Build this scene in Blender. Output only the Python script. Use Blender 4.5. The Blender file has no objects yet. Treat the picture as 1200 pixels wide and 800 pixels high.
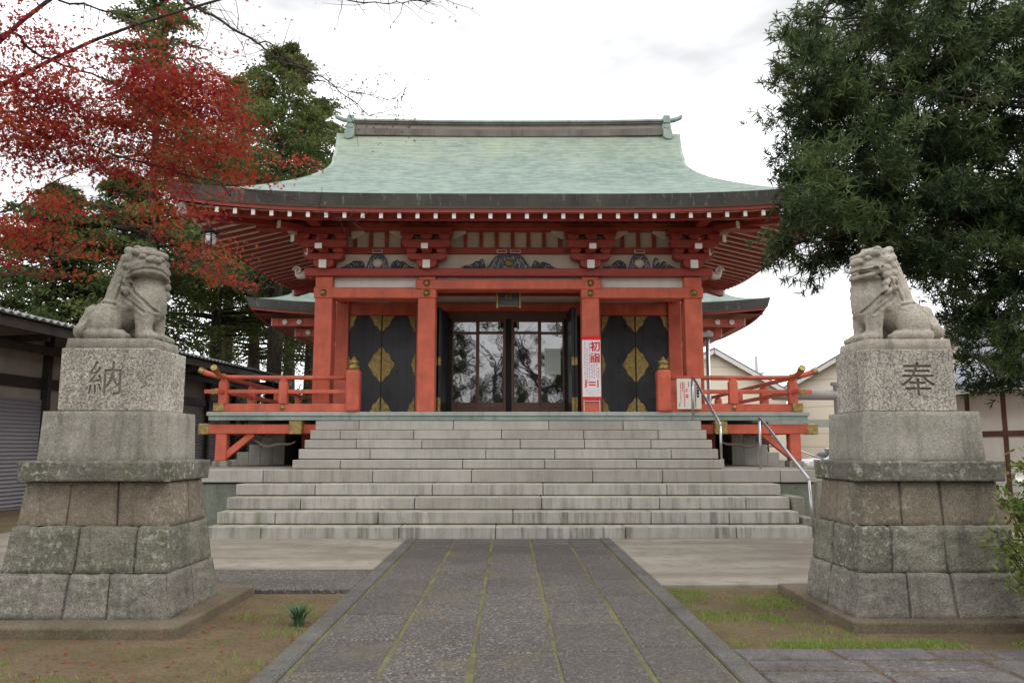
import bpy, math, random
import numpy as np
from mathutils import Vector, Matrix, noise as mnoise

random.seed(7)
RNG = np.random.default_rng(11)
C = bpy.context.scene.collection
SC = bpy.context.scene
PI = math.pi
R = math.radians

# ------------------------------------------------------------------ camera
F = 933.33                      # focal length in pixels of a 1200 px wide frame
CAM_H = 1.5
PITCH = math.atan(124 / F)
YAW = math.atan(4 / F)
cam = bpy.data.cameras.new('camera')
cam.sensor_width = 36.0
cam.lens = F / 1200 * 36
cam.clip_start = 0.05
cam.clip_end = 3000
cam_o = bpy.data.objects.new('camera', cam)
C.objects.link(cam_o)
cam_o.location = (0, 0, CAM_H)
cam_o.rotation_euler = (PI / 2 + PITCH, 0, -YAW)
SC.camera = cam_o

# ------------------------------------------------------------------ sky, sun, exposure
SUN_EL, SUN_AZ = R(52), R(62)      # azimuth measured clockwise from +Y; from the right, a little in front of the hall
SUN_AZ = R(112)
world = bpy.data.worlds.new('World')
SC.world = world
world.use_nodes = True
wt = world.node_tree
wt.nodes.clear()
w_out = wt.nodes.new('ShaderNodeOutputWorld')
w_bg = wt.nodes.new('ShaderNodeBackground')
w_sky = wt.nodes.new('ShaderNodeTexSky')
w_sky.sky_type = 'NISHITA'
w_sky.sun_disc = False
w_sky.sun_elevation = SUN_EL
w_sky.sun_rotation = SUN_AZ
w_sky.air_density = 1.0
w_sky.dust_density = 6.0
w_mix = wt.nodes.new('ShaderNodeMix')
w_mix.data_type = 'RGBA'
w_mix.inputs[0].default_value = 0.93          # thick overcast: the cloud deck hides nearly all of the blue
w_mix.inputs[7].default_value = (15.0, 15.1, 15.4, 1)
wt.links.new(w_sky.outputs[0], w_mix.inputs[6])
w_tc = wt.nodes.new('ShaderNodeTexCoord')
w_map = wt.nodes.new('ShaderNodeMapping')
w_map.inputs['Scale'].default_value = (1.0, 1.0, 2.6)
w_map.inputs['Location'].default_value = (0.3, 0.9, 0.2)
w_ns = wt.nodes.new('ShaderNodeTexNoise')
w_ns.inputs['Scale'].default_value = 2.1
w_ns.inputs['Detail'].default_value = 5
w_ns.inputs['Roughness'].default_value = 0.5
w_rg = wt.nodes.new('ShaderNodeMapRange')
w_rg.inputs[1].default_value = 0.36
w_rg.inputs[2].default_value = 0.60
w_rg.inputs[3].default_value = 0.42
w_rg.inputs[4].default_value = 1.10
w_cl = wt.nodes.new('ShaderNodeMix')
w_cl.data_type = 'RGBA'
w_cl.blend_type = 'MULTIPLY'
w_cl.inputs[0].default_value = 1.0
wt.links.new(w_tc.outputs['Generated'], w_map.inputs['Vector'])
wt.links.new(w_map.outputs[0], w_ns.inputs['Vector'])
wt.links.new(w_ns.outputs['Fac'], w_rg.inputs[0])
wt.links.new(w_mix.outputs[2], w_cl.inputs[6])
wt.links.new(w_rg.outputs[0], w_cl.inputs[7])
wt.links.new(w_cl.outputs[2], w_bg.inputs[0])
w_bg.inputs[1].default_value = 0.12
wt.links.new(w_bg.outputs[0], w_out.inputs[0])

sun = bpy.data.lights.new('sun', 'SUN')
sun.energy = 0.9
sun.angle = R(25)
sun.color = (1.0, 0.96, 0.9)
sun_o = bpy.data.objects.new('sun', sun)
C.objects.link(sun_o)
sd = Vector((math.sin(SUN_AZ) * math.cos(SUN_EL), math.cos(SUN_AZ) * math.cos(SUN_EL), math.sin(SUN_EL)))
sun_o.rotation_euler = sd.to_track_quat('Z', 'Y').to_euler()
sun_o.location = sd * 60

SC.view_settings.view_transform = 'Standard'
SC.view_settings.look = 'None'
SC.view_settings.exposure = 0.25
SC.view_settings.gamma = 1.0
SC.view_settings.use_curve_mapping = False
SC.cycles.max_bounces = 8
SC.cycles.diffuse_bounces = 2
SC.cycles.glossy_bounces = 3
SC.cycles.transparent_max_bounces = 8


def P(u, v, Y):
    """world point at depth Y that stands where the photograph shows pixel (u, v)"""
    c, s = math.cos(PITCH), math.sin(PITCH)
    a, b = (u - 600) / F, (400 - v) / F
    x, y, z = a, c - b * s, s + b * c
    X = x * math.cos(YAW) + y * math.sin(YAW)
    Yy = -x * math.sin(YAW) + y * math.cos(YAW)
    t = Y / Yy
    return Vector((X * t, Y, CAM_H + z * t))


# ------------------------------------------------------------------ mesh builder
class MB:
    def __init__(s):
        s.v, s.f, s.m = [], [], []

    def add(s, vs, fs, mi=0):
        o = len(s.v)
        s.v += [tuple(p) for p in vs]
        s.f += [tuple(i + o for i in f) for f in fs]
        s.m += [mi] * len(fs)
        return s

    def box(s, x0, x1, y0, y1, z0, z1, mi=0, M=None):
        vs = [Vector((x, y, z)) for z in (z0, z1) for y in (y0, y1) for x in (x0, x1)]
        if M is not None:
            vs = [M @ p for p in vs]
        return s.add(vs, [(0, 2, 3, 1), (4, 5, 7, 6), (0, 1, 5, 4), (2, 6, 7, 3), (0, 4, 6, 2), (1, 3, 7, 5)], mi)

    def bar(s, a, b, w, h, mi=0, up=(0, 0, 1)):
        a, b = Vector(a), Vector(b)
        d = (b - a).normalized()
        x = d.cross(Vector(up))
        if x.length < 1e-4:
            x = d.cross(Vector((0, 1, 0)))
        x.normalize()
        z = x.cross(d)
        vs = []
        for p in (a, b):
            for i, j in ((-1, -1), (1, -1), (1, 1), (-1, 1)):
                vs.append(p + x * (i * w / 2) + z * (j * h / 2))
        return s.add(vs, [(0, 1, 2, 3), (7, 6, 5, 4), (0, 4, 5, 1), (1, 5, 6, 2), (2, 6, 7, 3), (3, 7, 4, 0)], mi)

    def tube(s, pts, rad, n=8, mi=0, caps=True):
        pts = [Vector(p) for p in pts]
        if not hasattr(rad, '__len__'):
            rad = [rad] * len(pts)
        o = len(s.v)
        prev = None
        for i, p in enumerate(pts):
            if i == 0:
                d = pts[1] - p
            elif i == len(pts) - 1:
                d = p - pts[i - 1]
            else:
                d = (pts[i + 1] - p).normalized() + (p - pts[i - 1]).normalized()
            if d.length < 1e-9:
                d = Vector((0, 0, 1))
            d.normalize()
            if prev is None:
                x = d.cross(Vector((0.13, 0.21, 1)))
                if x.length < 1e-3:
                    x = d.cross(Vector((1, 0, 0)))
            else:
                x = prev - d * prev.dot(d)
            x.normalize()
            prev = x
            y = d.cross(x)
            for k in range(n):
                a = 2 * PI * k / n
                s.v.append(tuple(p + (x * math.cos(a) + y * math.sin(a)) * rad[i]))
        for i in range(len(pts) - 1):
            for k in range(n):
                a, b = o + i * n + k, o + i * n + (k + 1) % n
                s.f.append((a, b, b + n, a + n))
                s.m.append(mi)
        if caps:
            s.f.append(tuple(o + k for k in range(n))[::-1])
            e = o + (len(pts) - 1) * n
            s.f.append(tuple(e + k for k in range(n)))
            s.m += [mi, mi]
        return s

    def lathe(s, c, prof, n=16, mi=0):
        o = len(s.v)
        for r, z in prof:
            for k in range(n):
                a = 2 * PI * k / n
                s.v.append((c[0] + r * math.cos(a), c[1] + r * math.sin(a), c[2] + z))
        for i in range(len(prof) - 1):
            for k in range(n):
                a, b = o + i * n + k, o + i * n + (k + 1) % n
                s.f.append((a, b, b + n, a + n))
                s.m.append(mi)
        s.f.append(tuple(o + k for k in range(n))[::-1])
        e = o + (len(prof) - 1) * n
        s.f.append(tuple(e + k for k in range(n)))
        s.m += [mi, mi]
        return s

    def prism_y(s, poly, y0, y1, mi=0):
        """polygon of (x, z) extruded along y"""
        n = len(poly)
        vs = [(x, y0, z) for x, z in poly] + [(x, y1, z) for x, z in poly]
        fs = [tuple(range(n)), tuple(range(n, 2 * n))[::-1]]
        fs += [(i, i + n, (i + 1) % n + n, (i + 1) % n) for i in range(n)]
        return s.add(vs, fs, mi)

    def prism_x(s, poly, x0, x1, mi=0):
        n = len(poly)
        vs = [(x0, y, z) for y, z in poly] + [(x1, y, z) for y, z in poly]
        fs = [tuple(range(n))[::-1], tuple(range(n, 2 * n))]
        fs += [(i, (i + 1) % n, (i + 1) % n + n, i + n) for i in range(n)]
        return s.add(vs, fs, mi)

    def grid(s, fn, nu, nv, mi=0, flip=False):
        o = len(s.v)
        for j in range(nv + 1):
            for i in range(nu + 1):
                s.v.append(tuple(fn(i / nu, j / nv)))
        for j in range(nv):
            for i in range(nu):
                a = o + j * (nu + 1) + i
                q = (a, a + 1, a + nu + 2, a + nu + 1)
                s.f.append(q[::-1] if flip else q)
                s.m.append(mi)
        return s

    def build(s, name, mats, parent=None, smooth=False, bevel=0.0, seg=1, origin=None, fix=True, whole=False):
        if name in SPLIT and not whole:
            ps_ = split_mb(s)
            if len(ps_) > 1:
                return [q.build(name, mats, parent, smooth, bevel, seg, origin, fix, True) for q in ps_][0]
        me = bpy.data.meshes.new(name)
        base = Vector((0, 0, 0))
        if parent is not None:
            base = ORG[parent.name]
        elif origin is not None:
            base = Vector(origin)
        me.from_pydata([(x - base.x, y - base.y, z - base.z) for x, y, z in s.v], [], s.f)
        if not isinstance(mats, (list, tuple)):
            mats = [mats]
        for m in mats:
            me.materials.append(m)
        if len(mats) > 1:
            me.polygons.foreach_set('material_index', s.m)
        if fix:
            import bmesh
            bm = bmesh.new()
            bm.from_mesh(me)
            bmesh.ops.recalc_face_normals(bm, faces=bm.faces)
            bm.to_mesh(me)
            bm.free()
        if smooth:
            me.polygons.foreach_set('use_smooth', [True] * len(me.polygons))
        o = bpy.data.objects.new(name, me)
        C.objects.link(o)
        if parent is not None:
            o.parent = parent
        else:
            o.location = base
        ORG[o.name] = base
        if bevel > 0:
            b = o.modifiers.new('bevel', 'BEVEL')
            b.width = bevel
            b.segments = seg
            b.limit_method = 'ANGLE'
            b.angle_limit = R(35)
        return o


ORG = {}
SPLIT = {'white_line', 'black_writing', 'red_writing', 'gold_plate', 'side_wall', 'platform_slab', 'platform_wall', 'white_end', 'white_rimmed_block', 'red_block', 'leaf_wing',
         'corner_fitting', 'middle_rail', 'bottom_rail', 'string_block', 'red_band', 'railing', 'post_side', 'support_wire', 'beam', 'wall_beam', 'bargeboard', 'eave_purlin'}


def split_mb(mb, gapf=0.3):
    """the separate pieces of a builder, each as a builder of its own"""
    n = len(mb.v)
    par = list(range(n))

    def find(i):
        while par[i] != i:
            par[i] = par[par[i]]
            i = par[i]
        return i
    for f in mb.f:
        a = find(f[0])
        for i in f[1:]:
            par[find(i)] = a
    comp = {}
    for i in range(n):
        comp.setdefault(find(i), []).append(i)
    boxes = []
    for ids in comp.values():
        p = np.array([mb.v[i] for i in ids])
        boxes.append((ids, p.min(0), p.max(0)))
    k = len(boxes)
    grp = list(range(k))
    for i in range(k):
        for j in range(i):
            gap = np.maximum(0, np.maximum(boxes[i][1] - boxes[j][2], boxes[j][1] - boxes[i][2]))
            size = max(np.linalg.norm(boxes[i][2] - boxes[i][1]), np.linalg.norm(boxes[j][2] - boxes[j][1]))
            if np.linalg.norm(gap) < min(0.04, gapf * size):
                a, b = grp[i], grp[j]
                grp = [b if q == a else q for q in grp]
    out = []
    for gid in sorted(set(grp)):
        keep = {}
        q = MB()
        for t in range(k):
            if grp[t] == gid:
                for i in boxes[t][0]:
                    keep[i] = len(q.v)
                    q.v.append(mb.v[i])
        for f, m_ in zip(mb.f, mb.m):
            if f[0] in keep:
                q.f.append(tuple(keep[i] for i in f))
                q.m.append(m_)
        out.append(q)
    return out


def thing(name, loc, label, cat, group=None):
    o = bpy.data.objects.new(name, None)
    C.objects.link(o)
    o.location = loc
    o.empty_display_size = 0.2
    ORG[o.name] = Vector(loc)
    return tag(o, label, cat, group)


def tag(o, label=None, cat=None, group=None, kind=None):
    if label:
        o['label'] = label
    if cat:
        o['category'] = cat
    if group:
        o['group'] = group
    if kind:
        o['kind'] = kind
    return o


def struct(o, label=None, cat=None):
    return tag(o, label, cat, None, 'structure')


def np_mesh(name, verts, faces_flat, per_face, mat, parent=None, origin=(0, 0, 0), tint=None, smooth=False):
    """fast mesh of equal-sized polygons from numpy arrays"""
    me = bpy.data.meshes.new(name)
    base = ORG[parent.name] if parent is not None else Vector(origin)
    verts = np.asarray(verts, np.float32) - np.array(base, np.float32)
    nf = len(faces_flat) // per_face
    me.vertices.add(len(verts))
    me.vertices.foreach_set('co', verts.ravel())
    me.loops.add(len(faces_flat))
    me.loops.foreach_set('vertex_index', np.asarray(faces_flat, np.int32))
    me.polygons.add(nf)
    me.polygons.foreach_set('loop_start', np.arange(0, nf * per_face, per_face, dtype=np.int32))
    if tint is not None:
        at = me.attributes.new('tint', 'FLOAT', 'POINT')
        at.data.foreach_set('value', np.asarray(tint, np.float32))
    me.materials.append(mat)
    me.update(calc_edges=True)
    if smooth:
        me.polygons.foreach_set('use_smooth', np.ones(nf, bool))
    o = bpy.data.objects.new(name, me)
    C.objects.link(o)
    if parent is not None:
        o.parent = parent
    else:
        o.location = base
    ORG[o.name] = base
    return o


# ------------------------------------------------------------------ materials
class NT:
    def __init__(s, name):
        s.mat = bpy.data.materials.new(name)
        s.mat.use_nodes = True
        s.t = s.mat.node_tree
        s.b = s.t.nodes['Principled BSDF']
        s.pos = s.t.nodes.new('ShaderNodeNewGeometry').outputs['Position']

    def n(s, kind, **kw):
        x = s.t.nodes.new(kind)
        for k, v in kw.items():
            setattr(x, k, v)
        return x

    def link(s, a, b):
        s.t.links.new(a, b)

    def scaled(s, sc, src=None):
        m = s.n('ShaderNodeMapping')
        m.inputs['Scale'].default_value = sc
        s.link(src if src is not None else s.pos, m.inputs['Vector'])
        return m.outputs[0]

    def noise(s, scale, detail=4, rough=0.55, vec=None, dist=0.0):
        x = s.n('ShaderNodeTexNoise')
        x.inputs['Scale'].default_value = scale
        x.inputs['Detail'].default_value = detail
        x.inputs['Roughness'].default_value = rough
        x.inputs['Distortion'].default_value = dist
        s.link(vec if vec is not None else s.pos, x.inputs['Vector'])
        return x.outputs['Fac']

    def vor(s, scale, vec=None, out='Color'):
        x = s.n('ShaderNodeTexVoronoi')
        x.inputs['Scale'].default_value = scale
        s.link(vec if vec is not None else s.pos, x.inputs['Vector'])
        return x.outputs[out]

    def rng(s, fac, a, b, lo=0.0, hi=1.0):
        x = s.n('ShaderNodeMapRange')
        x.inputs[1].default_value = a
        x.inputs[2].default_value = b
        x.inputs[3].default_value = lo
        x.inputs[4].default_value = hi
        s.link(fac, x.inputs[0])
        return x.outputs[0]

    def mix(s, fac, a, b, mode='MIX'):
        x = s.n('ShaderNodeMix', data_type='RGBA', blend_type=mode)
        for inp, val in ((x.inputs[0], fac), (x.inputs[6], a), (x.inputs[7], b)):
            if isinstance(val, (int, float)):
                inp.default_value = val
            elif isinstance(val, (tuple, list)):
                inp.default_value = (*val, 1) if len(val) == 3 else val
            else:
                s.link(val, inp)
        return x.outputs[2]

    def math(s, op, a, b=0.0):
        x = s.n('ShaderNodeMath', operation=op)
        for inp, val in ((x.inputs[0], a), (x.inputs[1], b)):
            if isinstance(val, (int, float)):
                inp.default_value = val
            else:
                s.link(val, inp)
        return x.outputs[0]

    def sep(s, vec=None):
        x = s.n('ShaderNodeSeparateXYZ')
        s.link(vec if vec is not None else s.pos, x.inputs[0])
        return x.outputs

    def attr(s, name):
        x = s.n('ShaderNodeAttribute')
        x.attribute_name = name
        return x.outputs['Fac']

    def bump(s, h, strength=0.3, dist=0.02):
        x = s.n('ShaderNodeBump')
        x.inputs['Strength'].default_value = strength
        x.inputs['Distance'].default_value = dist
        s.link(h, x.inputs['Height'])
        s.link(x.outputs[0], s.b.inputs['Normal'])

    def out(s, col, rough=0.7, spec=0.4, metal=0.0):
        if isinstance(col, (tuple, list)):
            s.b.inputs['Base Color'].default_value = (*col, 1)
        else:
            s.link(col, s.b.inputs['Base Color'])
        if isinstance(rough, (int, float)):
            s.b.inputs['Roughness'].default_value = rough
        else:
            s.link(rough, s.b.inputs['Roughness'])
        s.b.inputs['Specular IOR Level'].default_value = spec
        s.b.inputs['Metallic'].default_value = metal
        return s.mat


def paint(name, col, rough=0.5, var=0.18, spec=0.4):
    m = NT(name)
    n1 = m.noise(2.2, 6, 0.62)
    c2 = tuple(x * (1 - var * 1.15) for x in col)
    c3 = tuple(min(1, x * (1 + var * 0.6) + 0.014) for x in col)
    c = m.mix(m.rng(n1, 0.3, 0.7), c2, c3)
    st = m.noise(1.0, 5, 0.65, vec=m.scaled((6, 6, 0.6)))
    c = m.mix(m.rng(st, 0.52, 0.8, 0, var * 2.2), c, tuple(x * 0.45 for x in col))
    gr = m.noise(1.0, 3, 0.6, vec=m.scaled((45, 45, 3)))
    c = m.mix(m.rng(gr, 0.5, 0.75, 0, var * 0.9), c, tuple(min(1, x * 1.25 + 0.02) for x in col))
    m.bump(gr, 0.12, 0.004)
    return m.out(c, m.rng(n1, 0.3, 0.7, rough - 0.08, rough + 0.14), spec)


def stone(name, c1, c2, lichen=0.2, moss=0.2, streak=0.3, speck=0.25, bump=0.4, pale=(0.52, 0.52, 0.47), green=(0.09, 0.10, 0.045), speck_scale=110, dark=(0.05, 0.048, 0.04), block=0.0):
    m = NT(name)
    n1 = m.noise(1.7, 6, 0.6)
    c = m.mix(m.rng(n1, 0.32, 0.68), c1, c2)
    if block:
        c = m.mix(m.math('MULTIPLY', m.attr('tint'), block), c, tuple(x * 0.5 for x in c1))
    sp = m.vor(speck_scale)
    g = m.n('ShaderNodeRGBToBW')
    m.link(sp, g.inputs[0])
    sv = m.rng(g.outputs[0], 0.15, 0.85, 1 - speck, 1 + speck)
    hs = m.n('ShaderNodeMix', data_type='RGBA', blend_type='MULTIPLY')
    hs.inputs[0].default_value = 1
    m.link(c, hs.inputs[6])
    cc = m.n('ShaderNodeCombineColor')
    for i in range(3):
        m.link(sv, cc.inputs[i])
    m.link(cc.outputs[0], hs.inputs[7])
    c = hs.outputs[2]
    if streak > 0:
        st = m.noise(1.0, 5, 0.6, vec=m.scaled((7, 7, 0.55)))
        c = m.mix(m.rng(st, 0.52, 0.74, 0, streak), c, dark)
    if moss > 0:
        ms = m.noise(2.6, 8, 0.65)
        c = m.mix(m.rng(ms, 0.5, 0.68, 0, moss), c, green)
    if lichen > 0:
        l1 = m.noise(19, 8, 0.72)
        l2 = m.noise(1.3, 3)
        lf = m.math('MULTIPLY', m.rng(l1, 0.52, 0.63), m.rng(l2, 0.42, 0.62))
        c = m.mix(m.math('MULTIPLY', lf, lichen), c, pale)
    h1 = m.noise(38, 8, 0.7)
    h2 = m.noise(6, 4)
    m.bump(m.math('ADD', m.math('MULTIPLY', h1, 0.5), h2), bump, 0.03)
    return m.out(c, 0.88, 0.25)


VERM = (0.60, 0.122, 0.066)
M = {}
M['red'] = paint('vermilion_paint', VERM, 0.52, 0.26)
M['shade_red'] = paint('shaded_red_paint', (0.34, 0.044, 0.028), 0.5)  # vermilion darkened so the colour carries the shade under the eaves
M['white'] = paint('white_plaster', (0.72, 0.69, 0.64), 0.7, 0.08)
M['cream'] = paint('cream_plaster', (0.70, 0.62, 0.53), 0.75, 0.08)
M['soffitboard'] = paint('pale_soffit_paint', (0.80, 0.70, 0.60), 0.7, 0.06)
M['tipwhite'] = paint('white_rafter_paint', (0.85, 0.83, 0.78), 0.6, 0.05)
M['black'] = paint('black_lacquer', (0.018, 0.02, 0.024), 0.34, 0.2, 0.5)
M['brown'] = paint('brown_timber', (0.12, 0.05, 0.032), 0.45, 0.25)
M['darkwood'] = paint('dark_timber', (0.03, 0.022, 0.018), 0.6, 0.3)


def brass_mat():
    m = NT('aged_brass')
    n1 = m.noise(14, 5)
    c = m.mix(m.rng(n1, 0.35, 0.65), (0.22, 0.16, 0.055), (0.44, 0.325, 0.12))
    g = m.math('ADD', m.vor(34, out='Distance'), m.noise(40, 4))
    m.bump(g, 0.7, 0.012)
    return m.out(c, m.rng(n1, 0.3, 0.7, 0.3, 0.5), 0.5, 0.75)


M['brass'] = brass_mat()


def copper_roof():
    m = NT('patina_copper_sheets')
    uv = m.n('ShaderNodeUVMap')
    xyz = m.sep(uv.outputs[0])
    ROW = 0.105
    rowf = m.math('DIVIDE', xyz[1], ROW)
    fr = m.math('FRACT', rowf)
    row = m.math('FLOOR', rowf)
    cmb = m.n('ShaderNodeCombineXYZ')
    m.link(m.math('MULTIPLY', xyz[0], 2.4), cmb.inputs[0])
    m.link(m.math('MULTIPLY', row, 7.31), cmb.inputs[1])
    rown = m.noise(1.0, 3, 0.6, vec=cmb.outputs[0])
    n1 = m.noise(0.5, 5)
    c = m.mix(m.rng(n1, 0.3, 0.7), (0.155, 0.215, 0.185), (0.26, 0.315, 0.265))
    c = m.mix(m.rng(rown, 0.42, 0.68, 0, 0.55), c, (0.37, 0.45, 0.40))
    c = m.mix(m.rng(rown, 0.5, 0.3, 0, 0.55), c, (0.12, 0.18, 0.165))
    z = m.sep()[2]
    yel = m.math('MULTIPLY', m.rng(z, 8.4, 10.3), m.rng(m.noise(0.8, 4), 0.3, 0.62))
    c = m.mix(m.math('MULTIPLY', yel, 0.8), c, (0.36, 0.385, 0.235))
    ln = m.math('MULTIPLY', m.rng(fr, 0.0, 0.34, 1, 0), m.rng(m.noise(1.3, 4), 0.3, 0.6, 0.55, 1.0))
    c = m.mix(m.math('MULTIPLY', ln, 0.9), c, (0.10, 0.15, 0.13))
    br = m.n('ShaderNodeTexBrick')
    br.inputs['Scale'].default_value = 1.0
    br.inputs['Brick Width'].default_value = 0.9
    br.inputs['Row Height'].default_value = ROW
    br.inputs['Mortar Size'].default_value = 0.004
    m.link(uv.outputs[0], br.inputs['Vector'])
    c = m.mix(m.math('MULTIPLY', br.outputs['Fac'], m.rng(m.noise(2.1, 3), 0.45, 0.65, 0, 0.4)), c, (0.12, 0.17, 0.15))
    m.bump(m.math('ADD', m.math('MULTIPLY', fr, 0.8), m.math('MULTIPLY', m.noise(8, 4), 0.4)), 0.45, 0.02)
    return m.out(c, 0.68, 0.3)


M['copper'] = copper_roof()


def fascia_mat():
    m = NT('weathered_copper_edge')
    n1 = m.noise(1.5, 5)
    c = m.mix(m.rng(n1, 0.3, 0.7), (0.05, 0.047, 0.042), (0.095, 0.09, 0.08))
    st = m.noise(1.0, 5, 0.75, vec=m.scaled((7.0, 7.0, 0.3)))
    c = m.mix(m.rng(st, 0.56, 0.66, 0, 0.7), c, (0.22, 0.255, 0.235))
    st2 = m.noise(1.0, 5, 0.75, vec=m.scaled((2.1, 2.1, 0.4)))
    c = m.mix(m.rng(st2, 0.55, 0.7, 0, 0.7), c, (0.03, 0.03, 0.028))
    m.bump(m.noise(30, 4), 0.15, 0.01)
    return m.out(c, 0.6, 0.4)


M['fascia'] = fascia_mat()
M['ridge'] = stone('ridge_copper_aged', (0.13, 0.11, 0.10), (0.20, 0.18, 0.165), 0.0, 0.0, 0.5, 0.1, 0.15)
M['green'] = stone('pale_green_copper', (0.22, 0.29, 0.255), (0.36, 0.43, 0.375), 0.0, 0.0, 0.5, 0.08, 0.15, dark=(0.12, 0.16, 0.14))
M['veranda_edge'] = stone('veranda_copper_edge', (0.33, 0.365, 0.345), (0.42, 0.445, 0.415), 0.0, 0.0, 0.5, 0.06, 0.1, dark=(0.14, 0.18, 0.16))
M['step'] = None


def step_mat():
    m = NT('granite_steps')
    n1 = m.noise(1.4, 6, 0.6)
    c = m.mix(m.rng(n1, 0.3, 0.7), (0.37, 0.35, 0.31), (0.52, 0.495, 0.445))
    tint = m.attr('tint')
    c = m.mix(m.math('MULTIPLY', tint, 0.5), c, (0.27, 0.235, 0.205))
    sp = m.noise(160, 2)
    c = m.mix(m.rng(sp, 0.4, 0.62, 0, 0.3), c, (0.2, 0.19, 0.175))
    xyz = m.sep()
    low = m.rng(xyz[2], 1.2, 0.3, 0.3, 1.0)
    st = m.noise(1.0, 5, 0.72, vec=m.scaled((8, 8, 0.6)))
    st2 = m.noise(0.6, 3)
    sm = m.math('MULTIPLY', m.rng(st, 0.46, 0.62), m.math('MULTIPLY', low, m.rng(st2, 0.35, 0.55, 0.35, 1.0)))
    c = m.mix(m.math('MULTIPLY', sm, 0.66), c, (0.075, 0.07, 0.058))
    al = m.math('MULTIPLY', m.rng(m.noise(1.0, 5, 0.6, vec=m.scaled((2.2, 2.2, 0.8))), 0.48, 0.66), m.rng(xyz[2], 0.75, 0.2, 0.0, 0.6))
    left = m.rng(xyz[0], 1.0, -4.0, 0.25, 1.0)
    c = m.mix(m.math('MULTIPLY', al, left), c, (0.13, 0.16, 0.085))
    nz = m.n('ShaderNodeNewGeometry')
    up = m.sep(nz.outputs['Normal'])[2]
    md = m.math('MULTIPLY', m.rng(up, 0.6, 0.95, 0, 0.5), m.rng(m.noise(3, 6), 0.4, 0.65))
    c = m.mix(md, c, (0.27, 0.235, 0.115))
    m.bump(m.math('ADD', m.noise(60, 6, 0.7), m.noise(9, 4)), 0.25, 0.012)
    return m.out(c, 0.85, 0.25)


M['step'] = step_mat()
M['joint'] = paint('dark_joint', (0.035, 0.032, 0.026), 0.9)
M['ped_base'] = stone('pedestal_footing_stone', (0.15, 0.137, 0.115), (0.285, 0.262, 0.22), 0.4, 0.3, 0.5, 0.35, 0.9, block=0.3)
M['ped_low'] = stone('pedestal_masonry', (0.135, 0.13, 0.098), (0.285, 0.272, 0.215), 0.6, 0.45, 0.75, 0.35, 0.9, block=0.45)
M['ped_mid'] = stone('pedestal_brown_masonry', (0.145, 0.115, 0.085), (0.27, 0.228, 0.172), 0.4, 0.3, 0.5, 0.3, 0.7, block=0.4)
M['ped_cap'] = stone('pedestal_cap_lichen', (0.095, 0.09, 0.07), (0.20, 0.19, 0.155), 1.0, 0.8, 0.6, 0.3, 0.8, green=(0.10, 0.11, 0.05))
M['ped_plain'] = stone('pedestal_dressed_stone', (0.205, 0.192, 0.158), (0.325, 0.305, 0.26), 0.3, 0.3, 0.75, 0.25, 0.4)
M['granite'] = stone('speckled_granite', (0.27, 0.245, 0.205), (0.40, 0.37, 0.32), 0.1, 0.15, 0.5, 0.55, 0.5, speck_scale=75)
M['plinth'] = stone('earthy_plinth', (0.10, 0.076, 0.05), (0.165, 0.13, 0.09), 0.1, 0.5, 0.1, 0.25, 0.5)
M['lion_l'] = stone('statue_stone_dark', (0.185, 0.168, 0.138), (0.315, 0.288, 0.238), 0.3, 0.25, 0.75, 0.25, 0.35, green=(0.17, 0.18, 0.09))  # left lion, darker stone than the right one
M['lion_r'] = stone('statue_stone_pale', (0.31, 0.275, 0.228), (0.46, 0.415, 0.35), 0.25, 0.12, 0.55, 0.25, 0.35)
M['carve'] = paint('recess_shade', (0.12, 0.105, 0.08), 0.9)  # dark tone that paints shade into the cut character
M['carve_l'] = paint('recess_shade_faint', (0.225, 0.20, 0.16), 0.9)  # fainter painted shade for the left character


def path_mat():
    m = NT('exposed_aggregate')
    sp = m.vor(62)
    g = m.n('ShaderNodeRGBToBW')
    m.link(sp, g.inputs[0])
    n1 = m.noise(0.9, 5)
    base = m.mix(m.rng(n1, 0.3, 0.7), (0.056, 0.05, 0.043), (0.10, 0.09, 0.078))
    c = m.mix(m.rng(g.outputs[0], 0.62, 0.9, 0, 0.7), base, (0.30, 0.27, 0.245))
    c = m.mix(m.rng(g.outputs[0], 0.4, 0.18, 0, 0.65), c, (0.045, 0.04, 0.038))
    tint = m.attr('tint')
    c = m.mix(m.math('MULTIPLY', tint, 0.6), c, (0.055, 0.047, 0.043))
    ms = m.noise(1.6, 7, 0.6)
    c = m.mix(m.rng(ms, 0.54, 0.7, 0, 0.6), c, (0.125, 0.108, 0.055))
    m.bump(m.vor(62, out='Distance'), 0.6, 0.012)
    return m.out(c, m.rng(n1, 0.3, 0.7, 0.5, 0.8), 0.4)


M['path'] = path_mat()
M['moss'] = stone('joint_moss', (0.08, 0.072, 0.04), (0.16, 0.142, 0.07), 0.0, 0.7, 0.0, 0.3, 0.6, green=(0.15, 0.19, 0.05))
M['curb'] = stone('path_edging', (0.075, 0.07, 0.062), (0.122, 0.114, 0.102), 0.1, 0.3, 0.0, 0.3, 0.3)
M['cobble'] = stone('paving_stone', (0.065, 0.056, 0.054), (0.15, 0.134, 0.134), 0.35, 0.35, 0.0, 0.35, 0.7, pale=(0.36, 0.34, 0.36))


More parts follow.
